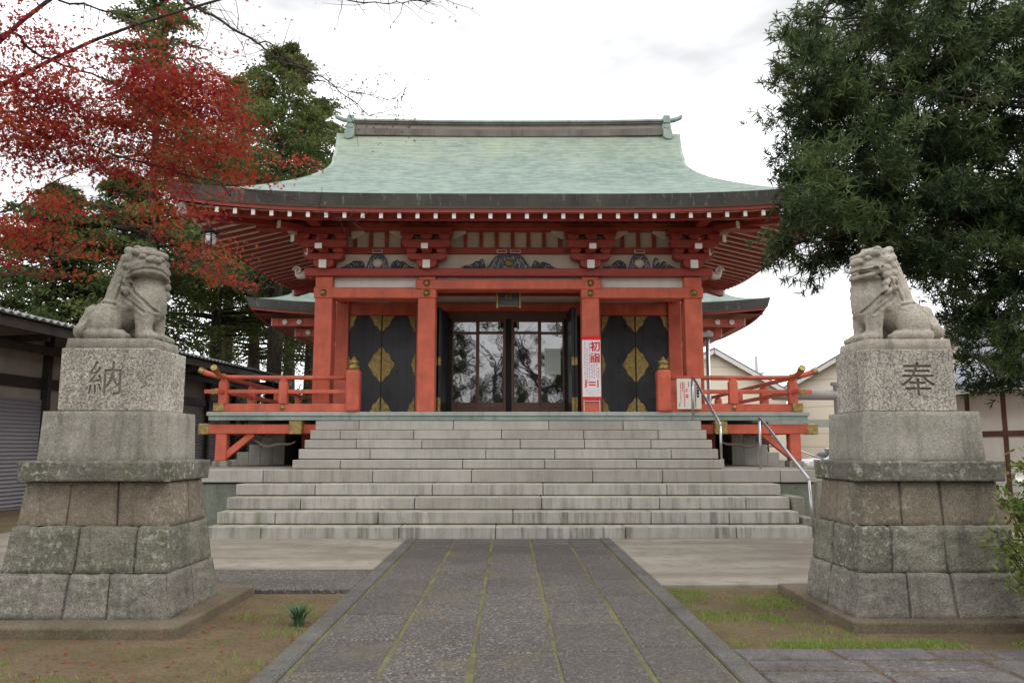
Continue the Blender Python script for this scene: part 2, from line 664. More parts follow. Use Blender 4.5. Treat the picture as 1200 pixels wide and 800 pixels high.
def concrete_mat():
    m = NT('apron_concrete')
    n1 = m.noise(0.7, 6, 0.6, vec=m.scaled((0.5, 1.8, 1)))
    c = m.mix(m.rng(n1, 0.35, 0.65), (0.17, 0.147, 0.113), (0.325, 0.298, 0.245))
    n2 = m.noise(3, 6, 0.7)
    c = m.mix(m.rng(n2, 0.46, 0.64, 0, 0.6), c, (0.165, 0.13, 0.095))
    c = m.mix(m.rng(m.noise(120, 2), 0.4, 0.65, 0, 0.25), c, (0.14, 0.12, 0.1))
    m.bump(m.noise(50, 5), 0.2, 0.008)
    return m.out(c, 0.85, 0.3)


M['concrete'] = concrete_mat()


def soil_mat():
    m = NT('bare_soil')
    n1 = m.noise(1.1, 7, 0.62)
    c = m.mix(m.rng(n1, 0.3, 0.7), (0.15, 0.108, 0.062), (0.25, 0.185, 0.112))
    n2 = m.noise(2.3, 7, 0.65)
    c = m.mix(m.rng(n2, 0.50, 0.64, 0, 0.6), c, (0.135, 0.135, 0.05))
    c = m.mix(m.rng(m.noise(38, 5, 0.7), 0.45, 0.66, 0, 0.6), c, (0.085, 0.06, 0.036))
    c = m.mix(m.rng(m.vor(48, out='Distance'), 0.16, 0.06, 0, 0.55), c, (0.27, 0.22, 0.16))
    m.bump(m.math('ADD', m.noise(30, 8, 0.75), m.noise(4, 4)), 1.0, 0.04)
    return m.out(c, 0.95, 0.15)


M['soil'] = soil_mat()


def leaf_mat(name, a, b, trans=0.25, rough=0.5):
    m = NT(name)
    c = m.mix(m.attr('tint'), a, b)
    m.out(c, rough + 0.1, 0.18)
    tr = m.n('ShaderNodeBsdfTranslucent')
    m.link(c, tr.inputs[0])
    ms = m.n('ShaderNodeMixShader')
    ms.inputs[0].default_value = trans
    m.link(m.b.outputs[0], ms.inputs[1])
    m.link(tr.outputs[0], ms.inputs[2])
    m.link(ms.outputs[0], m.t.nodes['Material Output'].inputs[0])
    return m.mat


M['maple_leaf'] = leaf_mat('maple_leaves', (0.31, 0.013, 0.032), (0.43, 0.105, 0.034), 0.48)
M['dry_leaf'] = leaf_mat('dry_leaves', (0.16, 0.05, 0.035), (0.20, 0.11, 0.06), 0.3)
M['conifer_leaf'] = leaf_mat('cypress_foliage', (0.042, 0.075, 0.022), (0.175, 0.205, 0.06), 0.35)
M['yew_leaf'] = leaf_mat('evergreen_needles', (0.018, 0.036, 0.014), (0.105, 0.145, 0.05), 0.22, 0.4)
M['shrub_leaf'] = leaf_mat('shrub_leaves', (0.06, 0.14, 0.03), (0.22, 0.25, 0.06), 0.3)
M['grass_blade'] = leaf_mat('grass_blades', (0.14, 0.21, 0.04), (0.27, 0.36, 0.08), 0.35)
M['tuft'] = leaf_mat('lily_blades', (0.035, 0.085, 0.045), (0.08, 0.15, 0.07), 0.2)
M['petal'] = paint('white_petals', (0.8, 0.78, 0.75), 0.6, 0.05)


def bark(name, a, b):
    m = NT(name)
    n1 = m.noise(1.0, 6, 0.65, vec=m.scaled((14, 14, 2.5)))
    c = m.mix(m.rng(n1, 0.35, 0.65), a, b)
    m.bump(n1, 0.7, 0.03)
    return m.out(c, 0.9, 0.2)


M['bark'] = bark('bark', (0.035, 0.027, 0.022), (0.09, 0.072, 0.06))
M['bark_pale'] = bark('pale_bark', (0.10, 0.085, 0.08), (0.20, 0.17, 0.16))


def glass_mat():
    m = NT('door_glass')
    m.bump(m.noise(1.6, 2, 0.4), 0.06, 0.05)
    m.b.inputs['IOR'].default_value = 2.5
    return m.out((0.012, 0.012, 0.012), 0.02, 0.5)


M['glass'] = glass_mat()


def steel_mat():
    m = NT('brushed_steel')
    m.bump(m.noise(90, 2), 0.05, 0.002)
    return m.out((0.42, 0.41, 0.42), 0.3, 0.5, 0.9)


M['steel'] = steel_mat()


def tile_mat(name, a, b, sx=3.2, axis=1):
    m = NT(name)
    w = m.n('ShaderNodeTexWave', wave_type='BANDS', bands_direction='X' if axis == 0 else 'Y')
    w.inputs['Scale'].default_value = sx
    m.link(m.pos, w.inputs['Vector'])
    c = m.mix(m.rng(m.noise(2, 5), 0.3, 0.7), a, b)
    c = m.mix(m.math('MULTIPLY', w.outputs['Fac'], 0.35), c, tuple(x * 0.5 for x in a))
    m.bump(w.outputs['Fac'], 0.6, 0.05)
    return m.out(c, 0.5, 0.4)


M['tile'] = tile_mat('grey_roof_tiles', (0.17, 0.18, 0.21), (0.28, 0.29, 0.33))
M['sheet'] = stone('corrugated_roof_sheet', (0.25, 0.28, 0.29), (0.36, 0.38, 0.38), 0.1, 0.1, 0.3, 0.05, 0.1)
M['plaster'] = paint('white_wall_plaster', (0.74, 0.70, 0.62), 0.8, 0.06)
M['shedwall'] = paint('shed_wall_panel', (0.36, 0.335, 0.30), 0.8, 0.12)
M['soffit'] = paint('shed_soffit_board', (0.24, 0.20, 0.165), 0.8, 0.12)


def shutter_mat():
    m = NT('rolling_shutter')
    w = m.n('ShaderNodeTexWave', wave_type='BANDS', bands_direction='Z')
    w.inputs['Scale'].default_value = 3.2
    m.link(m.pos, w.inputs['Vector'])
    c = m.mix(w.outputs['Fac'], (0.22, 0.215, 0.24), (0.31, 0.30, 0.33))
    m.bump(w.outputs['Fac'], 0.7, 0.03)
    return m.out(c, 0.55, 0.4)


M['shutter'] = shutter_mat()


def siding_mat():
    m = NT('cream_siding')
    w = m.n('ShaderNodeTexWave', wave_type='BANDS', bands_direction='Z', wave_profile='SAW')
    w.inputs['Scale'].default_value = 0.42
    m.link(m.pos, w.inputs['Vector'])
    c = m.mix(m.rng(w.outputs['Fac'], 0.0, 0.12), (0.58, 0.49, 0.36), (0.87, 0.79, 0.64))
    m.bump(w.outputs['Fac'], 0.4, 0.03)
    return m.out(c, 0.7, 0.3)


M['siding'] = siding_mat()
M['slate'] = paint('slate_roof', (0.20, 0.21, 0.26), 0.6, 0.12)
M['winglass'] = NT('window_glass').out((0.06, 0.07, 0.085), 0.08, 0.6)
M['carpaint'] = NT('white_car_paint').out((0.75, 0.76, 0.78), 0.25, 0.6)
M['rubber'] = NT('tyre_rubber').out((0.02, 0.02, 0.02), 0.8, 0.3)
M['paper'] = paint('white_paper', (0.80, 0.78, 0.79), 0.7, 0.03)
M['paper2'] = paint('greenish_paper', (0.52, 0.60, 0.52), 0.7, 0.05)
M['cream_board'] = paint('cream_notice_board', (0.78, 0.74, 0.66), 0.6, 0.04)
M['ink_red'] = NT('red_ink').out((0.70, 0.02, 0.025), 0.6)
M['ink_pink'] = NT('pink_ink').out((0.62, 0.30, 0.36), 0.6)
M['ink_black'] = NT('black_ink').out((0.03, 0.03, 0.06), 0.6)
M['ink_grey'] = NT('grey_ink').out((0.33, 0.34, 0.40), 0.6)
M['lamp_glass'] = paint('milk_glass', (0.62, 0.60, 0.56), 0.3, 0.04)
M['iron'] = paint('black_iron', (0.02, 0.02, 0.022), 0.5, 0.2)
M['blue'] = paint('carving_blue', (0.105, 0.115, 0.16), 0.6, 0.3)
M['teal'] = paint('carving_teal', (0.05, 0.085, 0.11), 0.6, 0.3)
M['carvewhite'] = paint('carving_white', (0.62, 0.58, 0.52), 0.6, 0.15)
M['pipe'] = stone('grey_pipe', (0.36, 0.345, 0.33), (0.46, 0.44, 0.42), 0.1, 0.1, 0.2, 0.1, 0.2)


def carve_fill_mat():
    m = NT('painted_scroll_carving')
    v = m.n('ShaderNodeTexVoronoi', feature='DISTANCE_TO_EDGE')
    v.inputs['Scale'].default_value = 22
    m.link(m.pos, v.inputs['Vector'])
    n1 = m.noise(9, 3)
    c = m.mix(m.rng(v.outputs['Distance'], 0.05, 0.10), (0.60, 0.56, 0.50), (0.09, 0.11, 0.16))
    c = m.mix(m.rng(n1, 0.48, 0.6, 0, 0.8), c, (0.05, 0.16, 0.15))
    c = m.mix(m.rng(m.noise(21, 2), 0.6, 0.66, 0, 0.8), c, (0.45, 0.10, 0.07))
    m.bump(v.outputs['Distance'], 0.8, 0.03)
    return m.out(c, 0.6, 0.3)


M['carvefill'] = carve_fill_mat()


def text_mesh(txt, size, mat, name, depth=0.002, parent=None, origin=(0, 0, 0), pos=(0, 0, 0), sx=1.0, bold=0.0):
    """upright lettering facing -Y, centred on pos"""
    cu = bpy.data.curves.new(name, 'FONT')
    cu.body = txt
    cu.size = size
    cu.align_x = 'CENTER'
    cu.align_y = 'CENTER'
    cu.extrude = depth
    cu.offset = bold
    o = bpy.data.objects.new(name + '_curve', cu)
    C.objects.link(o)
    dg = bpy.context.evaluated_depsgraph_get()
    me = bpy.data.meshes.new_from_object(o.evaluated_get(dg))
    C.objects.unlink(o)
    bpy.data.objects.remove(o)
    n = len(me.vertices)
    co = np.zeros(n * 3, np.float32)
    me.vertices.foreach_get('co', co)
    co = co.reshape(-1, 3)
    if n:
        co[:, 0] -= (co[:, 0].max() + co[:, 0].min()) / 2
        co[:, 1] -= (co[:, 1].max() + co[:, 1].min()) / 2
    base = np.array(ORG[parent.name] if parent is not None else origin, np.float32)
    w = np.stack([co[:, 0] * sx + pos[0], -co[:, 2] + pos[1], co[:, 1] + pos[2]], 1) - base
    me.vertices.foreach_set('co', w.astype(np.float32).ravel())
    me.materials.clear()
    me.materials.append(mat)
    me.update()
    t = bpy.data.objects.new(name, me)
    C.objects.link(t)
    if parent is not None:
        t.parent = parent
    else:
        t.location = Vector(base)
    ORG[t.name] = Vector(base)
    return t


def set_tint(o, fn):
    """per-block shade of natural stone, one value per connected block"""
    me = o.data
    at = me.attributes.new('tint', 'FLOAT', 'FACE')
    at.data.foreach_set('value', [fn(i) for i in range(len(me.polygons))])


# ================================================================== GROUND AND PAVING
g = MB()
g.grid(lambda u, v: (-700 + 1400 * u, -500 + 1700 * v, -0.045), 40, 40)
struct(g.build('ground', M['soil']), 'bare brown soil of the shrine yard', 'ground')


def slab_box(mb, x0, x1, y0, y1, z0, z1, mi=0):
    mb.box(x0, x1, y0, y1, z0, z1, mi)


# approach path: five rows of aggregate slabs with mossy joints
pb = MB()
cols = [-1.49, -0.87, -0.26, 0.35, 0.955, 1.49]
vals = []
for k in range(5):
    y = -9.0 + random.uniform(0, 0.6)
    while y < 13.5:
        L = random.choice([0.9, 0.95, 0.98, 1.2])
        y1 = min(y + L, 13.55)
        jx = lambda: random.uniform(0.008, 0.026)
        xa_, xb_, ya_, yb_, zt_ = cols[k], cols[k + 1], y, y1, random.uniform(-0.003, 0.003)
        q4 = [(xa_ + jx(), ya_ + jx()), (xb_ - jx(), ya_ + jx()), (xb_ - jx(), yb_ - jx()), (xa_ + jx(), yb_ - jx())]
        pb.add([(px_, py_, -0.05) for px_, py_ in q4] + [(px_, py_, zt_) for px_, py_ in q4], [(3, 2, 1, 0), (4, 5, 6, 7), (0, 1, 5, 4), (1, 2, 6, 5), (2, 3, 7, 6), (3, 0, 4, 7)])
        vals += [random.random()] * 6
        y = y1
o = pb.build('approach_path', M['path'], bevel=0.008, fix=False)
at = o.data.attributes.new('tint', 'FLOAT', 'FACE')
at.data.foreach_set('value', vals)
struct(o, 'wide path of dark pebbled slabs leading to the stairs', 'path')
mb = MB()
mb.box(-1.50, 1.50, -9, 13.55, -0.08, -0.007)
struct(mb.build('path_joints', M['moss']), 'yellow green moss filling the path joints', 'path')
mb = MB()
for sx in (-1, 1):
    y = -9.0
    while y < 13.5:
        y1 = min(y + random.uniform(1.6, 2.1), 13.55)
        xs = sorted((sx * 1.505, sx * 1.675))
        mb.box(xs[0], xs[1], y + 0.003, y1 - 0.003, -0.09, 0.012)
        y = y1
struct(mb.build('path_edging', M['curb'], bevel=0.012), 'grey stone edging along both sides of the path', 'path')

# concrete apron before the stairs
mb = MB()
mb.box(-9.0, -1.68, 10.17, 13.6, -0.09, 0.0)
mb.box(1.68, 9.0, 9.1, 13.6, -0.09, 0.0)
mb.box(-9.0, -5.97, 13.605, 32, -0.09, -0.004)
mb.box(7.2, 9.0, 13.605, 32, -0.09, -0.004)
struct(mb.build('concrete_apron', M['concrete'], bevel=0.012), 'pale worn concrete apron before the stairs', 'pavement')
mb = MB()
mb.box(-9.0, -1.68, 8.78, 10.165, -0.09, 0.004)
struct(mb.build('gravel_band', M['path'], bevel=0.012), 'grey pebbled strip along the apron', 'pavement')

# cross path of worn stones at the lower right
mb = MB()
y = 3.4
while y < 6.35:
    h = random.uniform(0.24, 0.34)
    x = 1.705 - random.choice((0, 0, 0.0))
    while x < 8:
        w = random.uniform(0.4, 0.95)
        j = lambda: random.uniform(-0.02, 0.02)
        zt = random.uniform(-0.036, -0.024)
        vs = [(x + 0.015 + j(), y + 0.015 + j(), -0.09), (x + w - 0.015 + j(), y + 0.015 + j(), -0.09), (x + w - 0.015 + j(), y + h - 0.015 + j(), -0.09), (x + 0.015 + j(), y + h - 0.015 + j(), -0.09)]
        vs += [(a, b, zt) for a, b, c in vs]
        mb.add(vs, [(3, 2, 1, 0), (4, 5, 6, 7), (0, 1, 5, 4), (1, 2, 6, 5), (2, 3, 7, 6), (3, 0, 4, 7)])
        x += w
    y += h
struct(mb.build('stone_cross_path', M['cobble'], bevel=0.02, seg=2), 'cross path of worn grey stones', 'path')
mb = MB()
mb.box(1.70, 8.2, 3.3, 6.4, -0.1, -0.0405)
struct(mb.build('cross_path_moss', M['soil']), 'moss between the worn grey stones', 'path')

# ================================================================== STONE STAIRCASE
stair = thing('stone_staircase', (0, 15, 0), 'broad weathered stone stairs with ten steps rising to the red hall', 'staircase')
TOPS = [0.184, 0.397, 0.616, 0.828, 1.076, 1.256, 1.466, 1.659, 1.866, 2.078]
Y0, TR = 13.57, 0.45
for i, zt in enumerate(TOPS):
    zb = TOPS[i - 1] if i else 0.0
    yf = Y0 + TR * i
    half = (5.03, 5.03, 5.03, 5.03, 5.88)[i] if i < 5 else 4.25
    x0, x1 = -half, half
    if i == 0:
        x0, x1 = -5.06, 5.08
    st = MB()
    x = x0
    vals = []
    first = True
    while x < x1 - 0.01:
        L = random.uniform(1.2, 2.4) if not first else random.uniform(0.6, 1.6)
        first = False
        xe = x + L
        if x1 - xe < 0.6:
            xe = x1
        dy = random.uniform(-0.006, 0.006)
        ztj = zt + random.uniform(-0.003, 0.003)
        st.box(x + 0.006, xe - 0.006, yf + dy, yf + TR + 0.05, zb + 0.014 if i else -0.05, ztj)
        vals += [random.random() ** 1.5] * 6
        x = xe
    so = st.build('step', M['step'], stair, bevel=0.014, seg=2, fix=False)
    at = so.data.attributes.new('tint', 'FLOAT', 'FACE')
    at.data.foreach_set('value', vals)
core = MB()
for i, zt in enumerate(TOPS):
    half = 4.98 if i < 4 else (5.83 if i == 4 else 4.2)
    yf = Y0 + TR * i
    core.box(-half, half, yf + 0.05 + i * 0.001, 18.0 if i >= 5 else 17.2 - i * 0.011, -0.1 if i == 0 else TOPS[i - 1] - 0.02, zt - 0.02)
core.build('rubble_core', M['joint'], stair)
plat = MB()
plat.box(-5.93, -5.07, 15.44, 16.6, -0.05, 0.845)
plat.box(5.07, 5.8, 15.44, 16.6, -0.05, 0.845)
M['algae'] = stone('algae_wall', (0.17, 0.185, 0.15), (0.25, 0.26, 0.215), 0.15, 0.5, 0.5, 0.15, 0.3, green=(0.08, 0.115, 0.07))
plat.build('side_wall', M['algae'], stair, bevel=0.01)
plat = MB()
plat.box(-7.15, -4.3, 16.62, 29, -0.05, 0.84)
plat.box(4.3, 7.15, 16.62, 29, -0.05, 0.84)
plat.box(-4.28, 4.28, 18.1, 29, -0.05, 0.84)
plat.build('platform_wall', M['ped_plain'], stair, bevel=0.01)
plat = MB()
for sx in (-1, 1):
    y = 15.85
    while y < 28:
        xs = sorted((sx * 4.27, sx * (5.9 if y < 16.5 else 7.2)))
        plat.box(xs[0], xs[1], y + 0.004, min(y + 1.4, 29) - 0.004, 0.85, 1.07)
        y += 1.4
plat.build('platform_slab', M['ped_plain'], stair, bevel=0.012)
sb = MB()
# stone string blocks at the right-hand end of the lower flight
sb.box(5.09, 5.32, 14.55, 15.43, -0.05, 0.62)
sb.box(5.09, 5.28, 13.95, 14.54, -0.05, 0.30)
sb.build('string_block', M['ped_plain'], stair, bevel=0.015)

# ================================================================== SHRINE HALL
hall = thing('shrine_hall', (0, 21, 1.07), 'vermilion shrine hall with a curved green copper roof above the stone stairs', 'shrine hall')
ZF = 2.29            # veranda floor


def HB(name, mb, mats, bevel=0.0, smooth=False, parent=None, seg=1, label=None, fix=True):
    o = mb.build(name, mats, parent or hall, smooth, bevel, seg, fix=fix)
    if label:
        o['label'] = label
    return o


# --- veranda
mb = MB()
mb.box(-6.76, 6.76, 17.9, 27.0, 2.2, ZF)
ver = HB('veranda', mb, M['veranda_edge'], 0.01)
mb = MB()
mb.box(-6.72, 6.72, 17.93, 18.05, 2.105, 2.198)
HB('edge_underside', mb, M['green'], 0, parent=ver)
for sx in (-1, 1):
    mb = MB()
    xs = sorted((sx * 4.28, sx * 6.95))
    mb.box(xs[0], xs[1], 18.0, 18.24, 1.80, 2.015)
    HB('veranda_beam', mb, M['red'], 0.015)
    mb = MB()
    xs = sorted((sx * 6.72, sx * 6.965))
    mb.box(xs[0], xs[1], 17.985, 18.255, 1.785, 2.03)
    HB('beam_end_fitting', mb, M['brass'], 0.012)
    mb = MB()
    mb.box(sx * 4.72 - 0.13, sx * 4.72 + 0.13, 17.78, 18.9, 1.80, 2.07)
    HB('joist', mb, M['red'], 0.012)
    mb = MB()
    mb.box(sx * 4.72 - 0.14, sx * 4.72 + 0.14, 17.74, 17.93, 1.79, 2.08)
    HB('joist_end_fitting', mb, M['brass'], 0.012)
    mb = MB()
    mb.bar((sx * 6.5, 18.24, 1.9), (sx * 6.5, 26.8, 1.9), 0.22, 0.2)
    HB('veranda_beam', mb, M['red'], 0.012)
    for (x, y) in ((6.45, 18.14), (5.0, 20.0), (6.45, 22.0), (6.45, 26.0)):
        mb = MB()
        mb.box(sx * x - 0.125, sx * x + 0.125, y - 0.125, y + 0.125, 1.2, 1.9)
        HB('veranda_post', mb, M['red'], 0.015)
        mb = MB()
        mb.box(sx * x - 0.17, sx * x + 0.17, y - 0.17, y + 0.17, 1.06, 1.2)
        HB('post_base', mb, M['ped_plain'], 0.02)
    mb = MB()
    mb.bar((sx * 6.38, 18.14, 1.3), (sx * 5.75, 18.14, 1.82), 0.14, 0.15)
    HB('brace', mb, M['red'], 0.012)
    # carved cloud scroll under the veranda
    mb = MB()
    pts = []
    for t in range(30):
        a = t / 29
        pts.append((sx * (5.95 - a * 1.1), 18.30, 1.70 - 0.16 * math.sin(a * PI * 0.9) + 0.03 * math.sin(a * 12)))
    mb.tube(pts, [0.02 + 0.02 * math.sin(i / 29 * PI) for i in range(30)], 6)
    for cx, cz, r in ((5.45, 1.74, 0.10), (5.2, 1.72, 0.085), (5.7, 1.77, 0.07)):
        sp = []
        for t in range(24):
            a = t / 23 * PI * 3
            rr = r * (1 - t / 30)
            sp.append((sx * (cx + rr * math.cos(a)), 18.30, cz + rr * math.sin(a)))
        mb.tube(sp, 0.014, 6)
    HB('scroll_carving', mb, M['soffit'], 0, True)
    # stone steps at the side of the veranda
    mb = MB()
    for k in range(5):
        xa, xb = sorted((sx * (5.65 + k * 0.3), sx * (5.65 + (k + 1) * 0.3)))
        mb.box(xa, xb, 20.32, 21.8, 1.06, 1.95 - k * 0.19)
    HB('side_steps', mb, M['step'], 0.012)
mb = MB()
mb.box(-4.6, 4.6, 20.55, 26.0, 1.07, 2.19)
HB('underfloor_backing', mb, M['darkwood'])
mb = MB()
mb.box(-7.1, -4.62, 21.85, 21.95, 1.07, 2.19)  # dark sheet added to stand in for shade under the veranda side
HB('underfloor_backing', mb, M['darkwood'])
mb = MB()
mb.box(4.62, 7.1, 21.85, 21.95, 1.07, 2.19)  # same added dark sheet on the right, for the veranda's shade
HB('underfloor_backing', mb, M['darkwood'])

# --- columns
for x in (-4.29, -1.90, 1.90, 4.29):
    mb = MB()
    w = 0.205
    mb.box(x - w, x + w, 18.4 - w, 18.4 + w, ZF, 5.44)
    HB('column', mb, M['red'], 0.03, seg=2)
for x in (-4.30, -2.22, 2.22, 4.30):
    mb = MB()
    mb.box(x - 0.17, x + 0.17, 20.35, 20.69, ZF, 5.9)
    HB('wall_column', mb, M['red'], 0.025, seg=2)

# --- front beams between columns
for sx in (-1, 1):
    mb = MB()
    xs = sorted((sx * 1.68, sx * 4.52))
    mb.box(xs[0], xs[1], 18.16, 18.64, 4.925, 5.18)
    HB('tie_beam', mb, M['red'], 0.02)
    mb = MB()
    xs = sorted((sx * 2.106, sx * 4.084))
    mb.box(xs[0], xs[1], 18.36, 18.44, 5.18, 5.446)
    HB('transom_panel', mb, M['white'])
mb = MB()
mb.box(-2.16, 2.16, 18.13, 18.6, 5.13, 5.36)
HB('tie_beam', mb, M['red'], 0.02)
mb = MB()
mb.box(-1.695, 1.695, 18.36, 18.44, 5.36, 5.446)
HB('transom_panel', mb, M['white'])
for x, z in ((-1.90, 5.04), (1.90, 5.04), (-1.90, 5.27), (1.90, 5.27), (-4.29, 5.05), (4.29, 5.05)):
    mb = MB()
    mb.lathe((0, 0, 0), [(0.085, 0.0), (0.085, 0.02), (0.05, 0.035), (0.045, 0.06), (0.012, 0.07)], 12)
    y = 18.13 if z > 5.2 else 18.16
    mb.v = [(x + a, y - c + 0.006, z + b) for a, b, c in mb.v]
    HB('stud', mb, M['brass'], 0, True)
mb = MB()
mb.box(-4.75, 4.75, 18.14, 18.62, 5.447, 5.63)
HB('head_beam', mb, M['shade_red'], 0.015)
mb = MB()
mb.box(-4.2, 4.2, 18.42, 18.5, 5.632, 6.95)
HB('upper_wall', mb, M['cream'])
mb = MB()
mb.box(-4.6, 4.6, 18.3, 18.56, 6.022, 6.16)
HB('upper_rail', mb, M['shade_red'], 0.01)
mb = MB()
mb.box(-5.9, 5.9, 18.08, 18.4, 6.545, 6.70)
HB('purlin', mb, M['shade_red'], 0.012)
for sx in (-1, 1):
    mb = MB()
    mb.box(sx * 4.45 - 0.12, sx * 4.45 + 0.12, 17.2, 26, 6.55, 6.75)
    HB('purlin', mb, M['shade_red'], 0.012)
x = -4.0
while x < 4.05:
    mb = MB()
    mb.box(x - 0.042, x + 0.042, 18.35, 18.415, 6.163, 6.543)
    if min(abs(x - c) for c in (-4.29, -1.9, 1.9, 4.29)) > 0.5:
        HB('wall_strut', mb, M['shade_red'])
    x += 0.372
# --- bracket sets


def hijiki(cx, half, z0, z1):
    h = z1 - z0
    pl = [(cx - half, z1), (cx - half, z0 + h * 0.55)]
    for t in range(6):
        a = t / 5 * PI / 2
        pl.append((cx - half + 0.22 * (1 - math.cos(a)), z0 + h * 0.55 * (1 - math.sin(a))))
    for t in range(6):
        a = (1 - t / 5) * PI / 2
        pl.append((cx + half - 0.22 * (1 - math.cos(a)), z0 + h * 0.55 * (1 - math.sin(a))))
    pl += [(cx + half, z0 + h * 0.55), (cx + half, z1)]
    return pl


for x in (-4.29, -1.90, 1.90, 4.29):
    b = MB()
    b.prism_y([(x - 0.17, 5.632), (x + 0.17, 5.632), (x + 0.235, 5.72), (x + 0.235, 5.80), (x - 0.235, 5.80), (x - 0.235, 5.72)], 18.02, 18.41)
    b.prism_y(hijiki(x, 0.46, 5.802, 5.95), 18.0, 18.28)
    for dx in (-0.34, 0, 0.34):
        b.prism_y([(x + dx - 0.08, 5.952), (x + dx + 0.08, 5.952), (x + dx + 0.12, 6.0), (x + dx + 0.12, 6.06), (x + dx - 0.12, 6.06), (x + dx - 0.12, 6.0)], 17.97, 18.29)
    b.prism_y(hijiki(x, 0.56, 6.062, 6.24), 17.86, 18.14)
    for dx in (-0.42, 0, 0.42):
        b.prism_y([(x + dx - 0.08, 6.242), (x + dx + 0.08, 6.242), (x + dx + 0.13, 6.3), (x + dx + 0.13, 6.37), (x + dx - 0.13, 6.37), (x + dx - 0.13, 6.3)], 17.83, 18.12)
    b.box(x - 0.6, x + 0.6, 17.9, 18.1, 6.372, 6.543)
    b.box(x - 0.075, x + 0.075, 17.55, 18.3, 5.95, 6.06)
    br = HB('bracket_set', b, M['shade_red'], 0.01)
    t = MB()
    t.box(x - 0.078, x + 0.078, 17.52, 17.55, 5.945, 6.065)
    t.box(x - 0.085, x + 0.085, 17.96, 18.018, 5.60, 5.79)
    HB('white_end', t, M['tipwhite'], parent=br)
    for s in (-1, 1):
        t = MB()
        t.prism_y([(x + s * 0.60, 6.53), (x + s * 0.9, 6.535), (x + s * 0.9, 6.50), (x + s * 0.66, 6.36), (x + s * 0.60, 6.36)], 18.2, 18.3)
        HB('cloud_wedge', t, M['cream'], parent=br)
for sx in (-1, 1):
    # beam nose carvings past the corner columns and the stacked corner arms
    t = MB()
    pts = [(sx * (4.74 + 0.28 * a - 0.05 * math.sin(a * 9)), 18.38, 5.46 + 0.17 * a + 0.045 * math.sin(a * 10)) for a in [k / 12 for k in range(13)]]
    t.tube(pts, [0.11 - 0.05 * k / 12 for k in range(13)], 8)
    sp = []
    for k in range(22):
        a = k / 21 * PI * 2.6
        rr = 0.1 * (1 - k / 28)
        sp.append((sx * (4.95 + rr * math.cos(a)), 18.27, 5.60 + rr * math.sin(a)))
    t.tube(sp, 0.02, 6)
    HB('beam_nose', t, [M['carvewhite']], 0, True)
    c = MB()
    for k, (l, z) in enumerate(((0.55, 5.98), (0.9, 6.24), (1.25, 6.50))):
        a = Vector((sx * 4.29, 18.4, z))
        d = Vector((sx * 0.72, -0.69, 0))
        c.bar(a, a + d * l, 0.13, 0.15)
    ca = HB('corner_arm', c, M['shade_red'], 0.01)
    c = MB()
    for k, (l, z) in enumerate(((0.55, 5.98), (0.9, 6.24), (1.25, 6.50))):
        a = Vector((sx * 4.29, 18.4, z)) + Vector((sx * 0.72, -0.69, 0)) * l
        d = Vector((sx * 0.72, -0.69, 0))
        c.bar(a, a + d * 0.02, 0.14, 0.16)
    HB('white_end', c, M['tipwhite'], parent=ca)

# --- carved frog-leg struts


